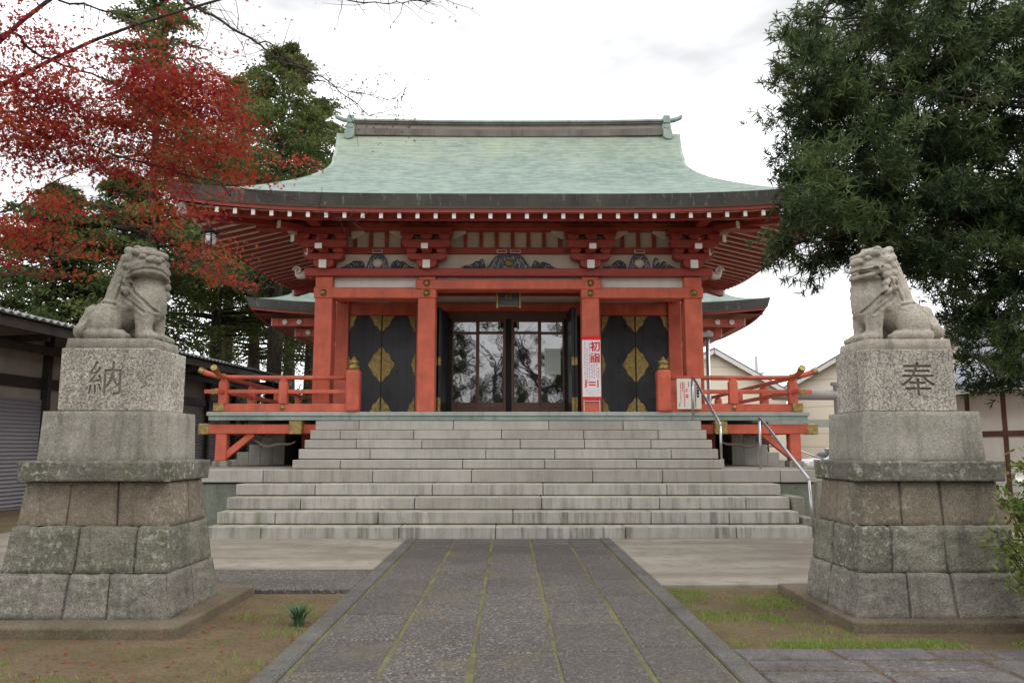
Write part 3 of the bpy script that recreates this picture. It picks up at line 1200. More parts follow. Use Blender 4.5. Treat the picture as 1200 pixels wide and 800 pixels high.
def frog(cx, hb, w0, w1, kind):
    """painted frog-leg strut: body half width hb, leaf wings from w0 out to w1"""
    y = 18.36
    b = MB()
    top = 0.36
    pl = []
    for t in range(41):
        a = -1 + 2 * t / 40
        z = top * (math.exp(-(abs(a) / 0.66) ** 5) * 0.97 + 0.02)
        pl.append((cx + a * hb, 5.632 + z))
    b.prism_y(pl + [(cx + hb, 5.632), (cx - hb, 5.632)], y, y + 0.055)
    fr = HB('carved_strut', b, M['carvefill'])
    t = MB()
    t.tube([(px, y - 0.005, pz) for px, pz in pl], 0.02, 6)
    for sg in (-1, 1):
        for (ox, oz, r) in ((0.52, 0.10, 0.085), (0.28, 0.25, 0.065), (0.32, 0.09, 0.06)):
            sp = []
            for k in range(20):
                a = k / 19 * PI * 2.8
                rr = r * (1 - k / 26)
                sp.append((cx + sg * (ox * hb + rr * math.cos(a) * min(1, hb * 2)), y - 0.01, 5.632 + oz + rr * math.sin(a)))
            t.tube(sp, 0.012, 5)
    HB('scroll_outline', t, M['blue'], 0, True, parent=fr)
    t = MB()
    for sg in (-1, 1):
        n_ = 8
        for k in range(n_):
            a0 = w0 + (w1 - w0) * k / n_
            hgt = 0.23 * (1 - k / (n_ + 1)) * (0.75 + 0.5 * random.random())
            pts = [(cx + sg * (a0 + (w1 - w0) * (0.12 * q + 0.14 * q * q)), y, 5.645 + hgt * math.sin(q * 2.2)) for q in [m_ / 6 for m_ in range(7)]]
            t.tube(pts, [0.028 * (1 - 0.6 * q / 6) for q in range(7)], 6)
    HB('leaf_wing', t, M['teal'], 0, True, parent=fr)
    t = MB()
    for sg in (-1, 1):
        for k in range(3):
            a0 = w0 - 0.04 + (w1 - w0) * k / 3
            pts = [(cx + sg * (a0 + 0.10 * q), y - 0.012, 5.66 + 0.16 * (1 - k / 4) * math.sin(q * 2.6)) for q in [m_ / 6 for m_ in range(7)]]
            t.tube(pts, 0.009, 5)
        for k in range(3):
            a0 = hb * (0.35 + 0.2 * k)
            pts = [(cx + sg * (a0 + 0.03 * math.sin(q * 6)), y - 0.014, 5.65 + 0.26 * (1 - k * 0.2) * q) for q in [m_ / 6 for m_ in range(7)]]
            t.tube(pts, 0.009, 5)
    HB('white_line', t, M['carvewhite'], 0, True, parent=fr)
    t = MB()
    if kind == 'disc':
        t.lathe((0, 0, 0), [(0.10, 0), (0.10, 0.02), (0.085, 0.035), (0.02, 0.045)], 20)
        t.v = [(cx + a, y - c, 5.80 + b) for a, b, c in t.v]
        HB('gold_disc', t, M['brass'], 0, True, parent=fr)
    else:
        t.lathe((0, 0, 0), [(0.12, 0), (0.11, 0.03), (0.02, 0.045)], 16)
        t.v = [(cx + a, y - c, 5.79 + b * 0.9) for a, b, c in t.v]
        HB('flower', t, M['cream'], 0, True, parent=fr)
    t = MB()
    for dx in ((-0.16, 0.16) if kind == 'disc' else (0,)):
        t.box(cx + dx - 0.12, cx + dx + 0.12, 18.27, 18.298, 6.02, 6.105)
    HB('white_rimmed_block', t, M['carvewhite'], parent=fr)
    t = MB()
    for dx in ((-0.16, 0.16) if kind == 'disc' else (0,)):
        t.box(cx + dx - 0.10, cx + dx + 0.10, 18.255, 18.28, 6.036, 6.088)
    HB('red_block', t, M['shade_red'], parent=fr)


frog(0.0, 0.66, 0.56, 1.05, 'disc')
frog(-3.08, 0.34, 0.32, 0.80, 'flower')
frog(3.08, 0.34, 0.32, 0.80, 'flower')

# --- back wall of the porch
mb = MB()
mb.box(-4.3, 4.3, 20.62, 20.7, ZF, 6.5)
HB('hall_wall', mb, M['darkwood'])
mb = MB()
mb.box(-4.29, 4.29, 20.42, 20.615, 4.90, 5.22)
HB('lintel', mb, M['red'], 0.012)
mb = MB()
mb.box(-4.29, 4.29, 20.52, 20.61, 5.221, 5.42)
HB('lintel_panel', mb, M['white'])
mb = MB()
mb.box(-4.29, 4.29, 20.45, 20.61, 5.421, 5.62)
HB('upper_lintel', mb, M['shade_red'], 0.012)
mb = MB()
mb.box(-4.5, 4.5, 18.66, 20.5, 5.64, 5.70)
HB('porch_ceiling', mb, M['shade_red'])
for x in (-4.29, -1.9, 1.9, 4.29):
    mb = MB()
    mb.bar((x, 18.62, 5.30), (x * (2.22 / 1.9 if abs(x) < 2 else 1), 20.4, 5.30), 0.16, 0.22)
    HB('porch_beam', mb, M['red'], 0.01)
for sx in (-1, 1):
    mb = MB()
    mb.box(sx * 4.3 - 0.06, sx * 4.3 + 0.06, 20.7, 26.0, ZF, 6.6)
    HB('side_wall', mb, M['white'])
    for y in (22.4, 24.1, 25.9):
        mb = MB()
        mb.box(sx * 4.33 - 0.15, sx * 4.33 + 0.15, y - 0.15, y + 0.15, ZF, 6.6)
        HB('wall_column', mb, M['red'], 0.02)
mb = MB()
mb.box(-4.3, 4.3, 25.94, 26.06, ZF, 6.6)
HB('rear_wall', mb, M['white'])
mb = MB()
mb.box(-4.2, 4.2, 20.66, 25.9, 5.9, 5.98)
HB('hall_ceiling', mb, M['darkwood'])


# --- doors
def lozenge(cx, cz, hw, hh, side=0):
    """pointed quatrefoil plate outline, side -1 / 1 keeps one half"""
    pts = []
    n = 48
    for k in range(n):
        a = 2 * PI * k / n
        r = 1 / (abs(math.cos(a)) ** 1.25 + abs(math.sin(a)) ** 1.25) ** (1 / 1.25)
        r *= 1 + 0.05 * math.cos(8 * a)
        pts.append((cx + hw * r * math.cos(a), cz + hh * r * math.sin(a)))
    return pts


def clip_poly(poly, axis, val, keep):
    out = []
    for i in range(len(poly)):
        a, b = poly[i], poly[(i + 1) % len(poly)]
        ia = (a[axis] - val) * keep >= 0
        ib = (b[axis] - val) * keep >= 0
        if ia:
            out.append(a)
        if ia != ib:
            t = (val - a[axis]) / (b[axis] - a[axis])
            out.append((a[0] + t * (b[0] - a[0]), a[1] + t * (b[1] - a[1])))
    return out


def black_leaf(x0, x1, seam_right):
    z0, z1, y = ZF + 0.03, 4.89, 20.43
    mb = MB()
    mb.box(x0, x1, y, y + 0.09, z0, z1)
    for k in range(1, 4):        # faint upright board edges
        xx = x0 + (x1 - x0) * k / 4
        mb.box(xx - 0.004, xx + 0.004, y - 0.003, y + 0.001, z0 + 0.02, z1 - 0.02)
    leaf = HB('door_leaf', mb, M['black'], 0.006)
    sx_ = x1 - 0.012 if seam_right else x0 + 0.012
    keep = -1 if seam_right else 1
    fx = x0 + 0.012 if seam_right else x1 - 0.012
    f = MB()
    f.prism_y(clip_poly(lozenge(sx_, 3.61, 0.31, 0.43), 0, sx_, keep), y - 0.014, y)
    f.prism_y(clip_poly(clip_poly(lozenge(sx_, z1 - 0.01, 0.29, 0.40), 0, sx_, keep), 1, z1 - 0.01, -1), y - 0.014, y)
    f.prism_y(clip_poly(clip_poly(lozenge(sx_, z0 + 0.01, 0.29, 0.42), 0, sx_, keep), 1, z0 + 0.01, 1), y - 0.014, y)
    for zc in (z0 + 0.01, z1 - 0.01):
        pl = clip_poly(clip_poly(lozenge(fx, zc, 0.20, 0.42), 0, fx, -keep), 1, zc, 1 if zc < 3 else -1)
        f.prism_y(pl, y - 0.014, y)
    f.prism_y(clip_poly(lozenge(fx, 3.61, 0.09, 0.28), 0, fx, -keep), y - 0.014, y)
    HB('gold_plate', f, M['brass'], parent=leaf)
    f = MB()
    for dz in (0.0, -0.0):
        f.lathe((0, 0, 0), [(0.03, 0), (0.03, 0.02), (0.01, 0.03)], 10)
    f.v = [(sx_ + keep * 0.37 + a, y - c, 3.44 + b) for a, b, c in f.v]
    HB('door_stud', f, M['brass'], parent=leaf)


for cx in (-3.28, 3.28):
    black_leaf(cx - 0.88, cx - 0.005, True)
    black_leaf(cx + 0.005, cx + 0.88, False)
# folded-back leaves of the middle bay
for sx, x0, ang in ((-1, -1.57, 14), (1, 1.53, 3)):
    for k, (dx, ln) in enumerate(((0.0, 0.95), (0.13, 0.9))):
        Mx = Matrix.Translation((x0 + sx * dx, 20.4, 0)) @ Matrix.Rotation(R(sx * ang * (1 - k)), 4, 'Z')
        mb = MB()
        mb.box(-0.03, 0.03, -ln, 0, ZF + 0.03, 4.95, M=Mx)
        lf = HB('door_leaf', mb, M['black'], 0.006)
        f = MB()
        for z0, z1 in ((ZF + 0.04, ZF + 0.42), (3.5, 3.7)):
            f.box(-0.034, 0.034, -ln - 0.004, -ln + 0.03, z0, z1, M=Mx)
        HB('gold_plate', f, M['brass'], parent=lf)
# glazed sliding doors
mb = MB()
mb.box(-1.56, 1.56, 20.40, 20.5, 4.80, 5.0)
HB('door_header', mb, M['brown'], 0.006)
PX = [(-1.47, -0.80, 20.46), (-0.80, -0.10, 20.41), (0.10, 0.80, 20.41), (0.80, 1.44, 20.46)]
for (xa, xb, y) in PX:
    mb = MB()
    for z0, z1 in ((ZF + 0.02, 2.64), (4.40, 4.475), (4.72, 4.80)):
        mb.box(xa, xb, y, y + 0.04, z0, z1)
    mb.box(xa, xa + 0.045, y - 0.003, y + 0.043, ZF + 0.02, 4.80)
    mb.box(xb - 0.045, xb, y - 0.003, y + 0.043, ZF + 0.02, 4.80)
    mb.box(xa + 0.05, xb - 0.05, y - 0.006, y, 2.36, 2.40)
    mb.box(xa + 0.05, xb - 0.05, y - 0.006, y, 2.50, 2.53)
    d = HB('glass_door', mb, M['brown'], 0.005)
    gm = MB()
    gm.box(xa + 0.046, xb - 0.046, y + 0.012, y + 0.02, 2.641, 4.399)
    gm.box(xa + 0.046, xb - 0.046, y + 0.012, y + 0.02, 4.476, 4.719)
    HB('pane', gm, M['glass'], parent=d)
mb = MB()
mb.box(-0.1, 0.1, 20.54, 20.6, ZF, 4.8)
HB('door_gap', mb, M['joint'])
for sx in (-1, 1):
    mb = MB()
    mb.box(sx * 0.1 - 0.03, sx * 0.1 + 0.03, 20.39, 20.41, ZF + 0.02, 4.78)
    HB('door_stile', mb, M['brown'], 0.005)

# --- railing
for sx in (-1, 1):
    mb = MB()
    cx = sx * 3.50
    mb.box(cx - 0.155, cx + 0.155, 17.83, 18.13, ZF, 3.24)
    nw = HB('newel_post', mb, M['red'], 0.06, seg=3)
    b = MB()
    b.lathe((cx, 17.98, 3.235), [(0.125, 0), (0.125, 0.1), (0.09, 0.105), (0.09, 0.13), (0.115, 0.15), (0.118, 0.2), (0.07, 0.235), (0.04, 0.28), (0.008, 0.32)], 16)
    HB('brass_cap', b, M['brass'], 0, True, parent=nw)
    rl = MB()
    top = [(sx * 3.6, 17.97, 3.06), (sx * 5.4, 17.97, 3.06), (sx * 6.35, 17.97, 3.07), (sx * 6.6, 17.97, 3.10), (sx * 6.82, 17.97, 3.16), (sx * 6.98, 17.97, 3.23)]
    rl.tube(top, [0.05, 0.05, 0.05, 0.055, 0.065, 0.07], 10)
    side = [(sx * 6.42, 17.3, 3.22), (sx * 6.42, 17.5, 3.13), (sx * 6.42, 17.75, 3.08), (sx * 6.42, 18.2, 3.06), (sx * 6.42, 26.8, 3.06)]
    rl.tube(side, [0.07, 0.06, 0.05, 0.05, 0.05], 10)
    rail = HB('railing', rl, M['red'], 0, True)
    t = MB()
    t.box(*sorted((sx * 3.6, sx * 6.85)), 17.93, 18.01, 2.70, 2.79)
    t.box(sx * 6.42 - 0.04, sx * 6.42 + 0.04, 17.5, 26.8, 2.692, 2.782)
    HB('middle_rail', t, M['red'], 0.01, parent=rail)
    t = MB()
    t.box(*sorted((sx * 3.6, sx * 6.62)), 17.92, 18.06, ZF + 0.002, 2.47)
    t.box(sx * 6.42 - 0.08, sx * 6.42 + 0.08, 18.06, 26.8, ZF + 0.002, 2.465)
    HB('bottom_rail', t, M['red'], 0.012, parent=rail)
    for (x, y) in ((6.42, 17.98), (5.07, 17.98), (6.42, 20.0), (6.42, 22.2), (6.42, 24.4), (6.42, 26.6)):
        t = MB()
        t.box(sx * x - 0.095, sx * x + 0.095, y - 0.088, y + 0.088, 2.466, 2.97)
        t.prism_y([(sx * x - 0.085, 2.97), (sx * x + 0.085, 2.97), (sx * x + 0.05, 3.03), (sx * x - 0.05, 3.03)], y - 0.07, y + 0.07)
        HB('rail_post', t, M['red'], 0.012, parent=rail)
    t = MB()
    t.box(sx * 6.5 - 0.12, sx * 6.5 + 0.12, 17.89, 18.075, ZF + 0.012, 2.485)
    t.box(sx * 6.55 - 0.14, sx * 6.55 + 0.14, 17.91, 18.03, 2.685, 2.80)
    t.tube([(sx * 6.38, 17.968, 3.072), (sx * 6.62, 17.968, 3.108)], 0.075, 10)
    t.tube([(sx * 6.88, 17.968, 3.185), (sx * 6.99, 17.968, 3.235)], 0.078, 10)
    t.tube([(sx * 6.42, 17.42, 3.17), (sx * 6.42, 17.29, 3.226)], 0.078, 10)
    HB('corner_fitting', t, M['brass'], 0.008, parent=rail)
    t = MB()
    t.lathe((0, 0, 0), [(0.055, 0), (0.05, 0.02), (0.01, 0.03)], 10)
    t.v = [(sx * 5.07 + a, 17.919 - c, 2.385 + b) for a, b, c in t.v]
    HB('rail_stud', t, M['brass'], 0, True, parent=rail)

# --- roof


def make_roof(yc, W, D, G, z0, zr, slope0, up, yf_fascia, name_parent, fas_h, soffit_slope, wall_y, nrow=26):
    """hip-and-gable roof: half width W, half depth D, verge half width G, eave height z0, ridge height zr"""
    rise = zr - z0
    a0 = slope0 * D / rise
    dg = W - G

    def prof(d):
        t = max(0, min(1, d / D))
        return z0 + rise * (a0 * t + (1 - a0) * t * t)

    def upt(x, y):
        a = min(1, abs(x) / W)
        b = min(1, abs(y - yc) / D)
        return up * a ** 4 * b ** 4

    def wid(d):
        k = 0.42
        a, b = W - d, G - 0.27
        h = max(0, min(1, 0.5 + 0.5 * (a - b) / (2 * k)))
        return b + (a - b) * h + k * h * (1 - h) + 0.22 * max(0, (d / D - 0.62) / 0.38) ** 2

    tb = MB()
    uvs = []
    for s in (-1, 1):
        def fn(u, v, s=s):
            d = D * v
            x = (2 * u - 1) * wid(d)
            y = yc + s * (D - d)
            return (x, y, prof(d) + upt(x, y))
        tb.grid(fn, 64, nrow, flip=(s > 0))
    for s in (-1, 1):
        def fn2(u, v, s=s):
            d = (dg + 0.25) * v
            y = yc + (2 * u - 1) * (D - d)
            x = s * (W - d)
            return (x, y, prof(d) + upt(x, y) - 0.004)
        tb.grid(fn2, 40, 12, flip=(s < 0))
    top = HB('roof', tb, M['copper'], 0, True)
    me = top.data
    uv = me.uv_layers.new(name='UVMap')
    slope_len = math.hypot(D, rise)
    for li, lp in enumerate(me.loops):
        co = me.vertices[lp.vertex_index].co
        wx, wy = co.x + ORG[top.name].x, co.y + ORG[top.name].y
        front = lp.vertex_index < 2 * 65 * (nrow + 1)
        d = (D - abs(wy - yc)) if front else (W - abs(wx))
        u_ = wx if front else wy
        dl = d * (1 + 0.28 * (prof(d) - z0) / max(0.01, d) if d > 0.01 else 1)
        uv.data[li].uv = (u_, dl)
    # fascia band round the eaves
    fb = MB()
    ring = []
    n = 60
    for k in range(n):
        ring.append((-W + 2 * W * k / n, yc - D))
    for k in range(n):
        ring.append((W, yc - D + 2 * D * k / n))
    for k in range(n):
        ring.append((W - 2 * W * k / n, yc + D))
    for k in range(n):
        ring.append((-W, yc + D - 2 * D * k / n))
    o_ = len(fb.v)
    N = len(ring)
    for (x, y) in ring:
        zt = z0 + upt(x, y)
        sx_, sy_ = (1 - 0.10 / W), (1 - 0.10 / D)
        fb.v += [(x * 1.003, yc + (y - yc) * 1.004, zt + 0.012), (x * (1 + sx_) / 2, yc + (y - yc) * (1 + sy_) / 2, zt - fas_h * 0.87), (x * sx_, yc + (y - yc) * sy_, zt - fas_h), (x * (1 - 0.5 / W), yc + (y - yc) * (1 - 0.5 / D), zt - fas_h + 0.06), (x * (1 - 0.12 / W), yc + (y - yc) * (1 - 0.12 / D), zt + 0.004)]
    for k in range(N):
        q = (k + 1) % N
        for j in range(4):
            fb.f.append((o_ + k * 5 + j, o_ + q * 5 + j, o_ + q * 5 + j + 1, o_ + k * 5 + j + 1))
            fb.m.append(0 if j != 1 else 1)
        fb.f.append((o_ + k * 5 + 4, o_ + q * 5 + 4, o_ + q * 5, o_ + k * 5))
        fb.m.append(2)
    HB('eave_fascia', fb, [M['fascia'], M['soffit'], M['copper']], 0, False)
    # red fascia board just behind
    rb = MB()
    o_ = 0
    for (x, y) in ring:
        zt = z0 + upt(x, y) - fas_h
        for (ins, dz) in ((0.12, 0.015), (0.12, -0.075), (0.20, -0.075), (0.20, 0.03)):
            rb.v.append((x * (1 - ins / W), yc + (y - yc) * (1 - ins / D), zt + dz))
    for k in range(N):
        q = (k + 1) % N
        for j in range(4):
            rb.f.append((k * 4 + j, q * 4 + j, q * 4 + (j + 1) % 4, k * 4 + (j + 1) % 4))
            rb.m.append(0)
    HB('eave_board', rb, M['shade_red'])
    return prof, upt, wid, ring


EY, RW, RD, RG = 16.4, 7.3, 4.9, 4.85
RC = EY + RD
prof, upt, wid, ring = make_roof(RC, RW, RD, RG, 6.835, 10.18, 0.36, 0.29, 0, hall, 0.285, 0.26, 18.4)

# soffit boards
SZ = 6.475


def soff(x, y):
    d = min(RW - abs(x), RD - abs(y - RC))
    return SZ + 0.24 * (d - 0.15) + upt(x, y)


sb = MB()
for s in (-1, 1):
    def fs(u, v, s=s):
        d = 0.16 + 2.35 * v
        x = (2 * u - 1) * (RW - d)
        y = RC + s * (RD - d)
        return (x, y, soff(x, y))
    sb.grid(fs, 48, 8)

    def fx(u, v, s=s):
        d = 0.16 + 2.9 * v
        lim = max(0.0, RD - d)
        y = RC + (2 * u - 1) * lim
        x = s * (RW - d)
        return (x, y, SZ + 0.24 * (d - 0.15) + upt(x, y))
    sb.grid(fx, 40, 8)
HB('soffit', sb, M['soffitboard'], fix=False)


def rafter(p0, dirv, length, tip):
    """rafter following the soffit from the eave inwards"""
    d = Vector(dirv)
    side = Vector((-d.y, d.x, 0)) * (0.041 if abs(d.y) > 0.5 else 0.06)
    HT = 0.12 if abs(d.y) > 0.5 else 0.055
    b = MB()
    n = 5
    for k in range(n + 1):
        q = Vector((p0[0], p0[1], 0)) + d * (length * k / n)
        z = soff(q.x, q.y) - 0.004
        for (sg, dz) in ((-1, -HT), (1, -HT), (1, 0.0), (-1, 0.0)):
            b.v.append(tuple(Vector((q.x, q.y, z + dz)) + side * sg))
    for k in range(n):
        for j in range(4):
            b.f.append((k * 4 + j, k * 4 + (j + 1) % 4, k * 4 + 4 + (j + 1) % 4, k * 4 + 4 + j))
            b.m.append(0)
    b.f.append((0, 1, 2, 3))
    b.m.append(1 if tip else 0)
    b.f.append((n * 4 + 3, n * 4 + 2, n * 4 + 1, n * 4))
    b.m.append(0)
    HB('rafter', b, [M['shade_red'], M['tipwhite']])


nf = 33
for k in range(nf):
    x = (k - (nf - 1) / 2) * 0.391
    ln = min(2.0, RW - abs(x) - 0.25)
    if ln > 0.1:
        rafter((x, EY + 0.17), (0, 1, 0), ln, True)
for s in (-1, 1):
    for k in range(22):
        y = RC + (k - 10.5) * 0.395
        ln = min(2.9, RD - abs(y - RC) - 0.15)
        if ln > 0.2:
            rafter((s * (RW - 0.24), y), (-s, 0, 0), ln, True)
    for sy in (-1, 1):
        b = MB()
        pts = []
        for k in range(8):
            d = 0.3 + 2.6 * k / 7
            x, y = s * (RW - d), RC + sy * (RD - d)
            pts.append((x, y, soff(x, y) - 0.12))
        for k in range(7):
            b.bar(pts[k], Vector(pts[k + 1]) + (Vector(pts[k + 1]) - Vector(pts[k])) * 0.02, 0.2, 0.24)
        hb = HB('hip_rafter', b, M['shade_red'])
        b = MB()
        p = Vector(pts[0])
        dd = Vector((s, sy, 0)).normalized()
        b.bar(p + dd * 0.0, p + dd * 0.12, 0.215, 0.255)
        HB('hip_end_cap', b, M['veranda_edge'], parent=hb)
rb = MB()
for sy in (-1, 1):
    pts = []
    for k in range(41):
        x = -6.6 + 13.2 * k / 40
        y = RC + sy * (RD - 0.50)
        pts.append((x, y, soff(x, y) - 0.085))
    for k in range(40):
        rb.bar(pts[k], pts[k + 1], 0.10, 0.135)
HB('eave_purlin', rb, M['shade_red'])
# verge boards and gables
for s in (-1, 1):
    b = MB()
    for sy in (-1, 1):
        o_ = len(b.v)
        n = 20
        for k in range(n + 1):
            d = RW - RG + 0.0 + (RD - (RW - RG)) * k / n
            y = RC + sy * (RD - d)
            x = s * (wid(d) + 0.004)
            zt = prof(d) + upt(x, y)
            b.v += [(x, y, zt + 0.01), (x, y, zt - 0.24), (x - s * 0.14, y, zt - 0.24), (x - s * 0.14, y, zt - 0.01)]
        for k in range(n):
            for j in range(4):
                b.f.append((o_ + k * 4 + j, o_ + k * 4 + (j + 1) % 4, o_ + k * 4 + 4 + (j + 1) % 4, o_ + k * 4 + 4 + j))
                b.m.append(0)
    HB('verge_board', b, M['green'])
    b = MB()
    n = 16
    lo = []
    hi = []
    for k in range(n + 1):
        y = RC - (RD - (RW - RG)) + 2 * (RD - (RW - RG)) * k / n
        d = RD - abs(y - RC)
        lo.append((s * 4.5, y, prof(RW - 4.5) - 0.05))
        hi.append((s * 4.5, y, max(prof(d) - 0.1, prof(RW - 4.5) - 0.04)))
    b.v = lo + hi
    b.f = [(k, k + 1, n + 2 + k, n + 1 + k) for k in range(n)]
    b.m = [0] * n
    HB('gable', b, M['shade_red'])

# ridge
b = MB()


def ridge_layer(hw, z0, z1, L, mi, lift=0.05):
    o_ = len(b.v)
    n = 24
    for k in range(n + 1):
        t = -1 + 2 * k / n
        x = t * L
        dz = lift * t * t
        for (y, z) in ((-hw, z0), (-hw, z1), (hw, z1), (hw, z0)):
            b.v.append((x, RC + y, z + dz))
    for k in range(n):
        for j in range(4):
            b.f.append((o_ + k * 4 + j, o_ + k * 4 + (j + 1) % 4, o_ + k * 4 + 4 + (j + 1) % 4, o_ + k * 4 + 4 + j))
            b.m.append(mi)
    b.f += [(o_, o_ + 1, o_ + 2, o_ + 3), (o_ + n * 4 + 3, o_ + n * 4 + 2, o_ + n * 4 + 1, o_ + n * 4)]
    b.m += [mi, mi]


ridge_layer(0.20, 10.02, 10.22, 4.3, 0)
ridge_layer(0.165, 10.221, 10.315, 4.3, 1)
ridge_layer(0.155, 10.316, 10.36, 4.3, 0)
ridge_layer(0.19, 10.361, 10.42, 4.32, 0)
ridge_layer(0.23, 10.421, 10.48, 4.36, 2)
HB('ridge', b, [M['ridge'], M['soffit'], M['green']], 0.01)
for s in (-1, 1):
    b = MB()
    x = s * 4.38
    b.box(x - 0.09, x + 0.09, RC - 0.27, RC + 0.27, 10.40, 10.62)
    b.box(x - 0.12, x + 0.12, RC - 0.22, RC + 0.22, 10.21, 10.399)
    b.tube([(x, RC - 0.26, 10.31), (x, RC - 0.22, 10.31), (x, RC + 0.22, 10.31)], [0.07, 0.09, 0.09], 12)
    sg = 1 if s > 0 else -1
    b.prism_y([(x - sg * 0.11, 10.205), (x + sg * 0.11, 10.205), (x + sg * 0.16, 9.99), (x + sg * 0.09, 9.90), (x - sg * 0.05, 9.93), (x - sg * 0.11, 10.0)], RC - 0.32, RC + 0.32)
    b.tube([(x + s * 0.06, RC, 10.56), (x + s * 0.25, RC, 10.58), (x + s * 0.42, RC, 10.65), (x + s * 0.47, RC, 10.73)], [0.075, 0.07, 0.065, 0.045], 10)
    HB('ridge_end', b, M['green'], 0.015)

# --- lower rear wing behind the hall
rear = thing('rear_sanctuary', (0, 30.5, 1.07), 'rear sanctuary with its own lower green eaves showing past both sides of the hall', 'shrine building')
hall_keep = hall
hall = rear
make_roof(31.0, 9.0, 4.0, 8.15, 6.36, 8.6, 0.40, 0.26, 0, rear, 0.33, 0.26, 30)
sbm = MB()
for s in (-1, 1):
    sbm.grid(lambda u, v, s=s: ((2 * u - 1) * (8.85 - 2.3 * v), 31 + s * (3.85 - 2.3 * v), 6.08 + 0.5 * v), 20, 4)
    sbm.grid(lambda u, v, s=s: (s * (8.85 - 2.3 * v), 31 + (2 * u - 1) * (3.85 - 2.3 * v), 6.08 + 0.5 * v), 20, 4)
HB('soffit', sbm, M['shade_red'], fix=False)
for k, (hw, z0, z1, y) in enumerate(((8.2, 5.72, 6.0, 27.7), (7.5, 5.42, 5.71, 28.2), (6.75, 5.05, 5.41, 28.9))):
    b = MB()
    b.box(-hw, hw, y, y + 0.25, z0, z1)
    for s in (-1, 1):
        b.box(s * hw - 0.12, s * hw + 0.12, y - 0.02, 62 - y, z0 + 0.002, z1 - 0.003)
    HB('beam', b, M['red'], 0.012)
    b = MB()
    for s in (-1, 1):
        b.box(s * (hw + 0.122) - 0.012, s * (hw + 0.122) + 0.012, y - 0.03, y + 0.26, z0 - 0.002, z1 + 0.002)
        for j in range(2):
            b.lathe((0, 0, 0), [(0.10, 0), (0.09, 0.05), (0.02, 0.06)], 10)
            nn = len(b.v) - 30
            b.v[nn:] = [(s * (hw - 0.35 - 0.5 * j) + a, y - 0.02 - c, (z0 + z1) / 2 + bb) for a, bb, c in b.v[nn:]]
    HB('white_end', b, M['tipwhite'])
b = MB()
b.box(-6.3, 6.3, 29.2, 33.5, 1.07, 5.6)
HB('wall', b, M['shade_red'])
for s in (-1, 1):
    for y in (29.15, 33.5):
        b = MB()
        b.box(s * 6.35 - 0.18, s * 6.35 + 0.18, y - 0.18, y + 0.18, 1.07, 5.05)
        HB('column', b, M['red'], 0.02)
hall = hall_keep

# ================================================================== THINGS ON AND ABOUT THE HALL
# name plaque above the middle door
pq = thing('name_plaque', (0.0, 18.7, 4.8), 'small black plaque with gold posts hung above the glass doors', 'plaque')
mb = MB()
mb.box(-0.24, 0.24, 18.70, 18.74, 4.84, 5.20)
mb.build('board', M['black'], pq, bevel=0.01)
mb = MB()
for x in (-0.27, 0.27):
    mb.box(x - 0.025, x + 0.025, 18.68, 18.75, 4.78, 5.22)
mb.box(-0.245, 0.245, 18.685, 18.70, 4.82, 4.845)
mb.build('gold_frame', M['brass'], pq, bevel=0.006)
mb = MB()
for x, z, w, h in ((-0.05, 5.05, 0.05, 0.10), (0.05, 5.05, 0.05, 0.10), (-0.05, 5.05, 0.09, 0.02), (0.055, 5.07, 0.02, 0.13)):
    mb.box(x - w / 2, x + w / 2, 18.69, 18.699 + random.uniform(-0.003, 0), z - h / 2, z + h / 2)
mb.build('gold_mark', M['brass'], pq)

# tall new-year visit poster tied to the inner right column
ps = thing('poster', (1.9, 18.16, 2.6), 'tall white poster with red lettering and red bands tied to a red column', 'poster')
mb = MB()
mb.box(1.69, 2.11, 18.16, 18.172, 2.60, 4.03)
sheet_mb = mb
mb = MB()
mb.box(1.688, 2.112, 18.155, 18.159, 3.95, 4.04)
mb.box(1.688, 2.112, 18.155, 18.159, 2.575, 2.645)
mb.build('red_band', M['ink_red'], ps)
text_mesh('初', 0.24, M['ink_red'], 'lettering', 0.001, ps, pos=(1.985, 18.157, 3.80), bold=0.006)
text_mesh('詣', 0.24, M['ink_red'], 'lettering', 0.001, ps, pos=(1.985, 18.157, 3.54), bold=0.006)
mb = sheet_mb
for cxx, zt, zb in ((1.75, 3.9, 2.85), (1.80, 3.75, 2.95), (1.855, 3.88, 3.05), (1.91, 3.38, 3.05), (1.96, 3.40, 3.1), (2.02, 3.40, 3.12), (2.06, 3.3, 3.1)):
    z = zt
    while z > zb:
        h = random.uniform(0.02, 0.05)
        mb.box(cxx - 0.012, cxx + 0.012, 18.157, 18.1605, z - h, z, 1)
        z -= h + random.uniform(0.012, 0.03)
mb = MB()
for z in (2.90, 2.96):
    mb.box(1.83, 1.99, 18.156, 18.159, z, z + 0.03)
for x in (1.77, 2.04):
    mb.box(x - 0.015, x + 0.015, 18.156, 18.159, 2.86, 3.03)
mb.build('date_line', M['ink_red'], ps)
mb = sheet_mb
for k in range(40):
    x, z = random.uniform(1.74, 2.06), 2.68 + 0.0035 * k
    mb.box(x, x + 0.03, 18.1565, 18.1605, z, z + 0.0025, 1)
mb.build('sheet', [M['paper'], M['ink_pink']], ps)
mb = MB()
for x in (1.72, 2.08):
    mb.bar((x, 18.17, 2.30), (x, 18.17, 2.58), 0.012, 0.012)
mb.bar((1.72, 18.17, 2.55), (2.08, 18.17, 2.55), 0.012, 0.012)
mb.build('support_wire', M['paper'], ps)

# notice board on the right railing
nb = thing('notice_board', (4.04, 17.83, 2.35), 'cream notice board with red and black writing hung on the red railing', 'notice board')
mb = MB()
mb.box(3.78, 4.32, 17.845, 17.87, 2.35, 3.03)
mb.build('board', M['cream_board'], nb, bevel=0.004)


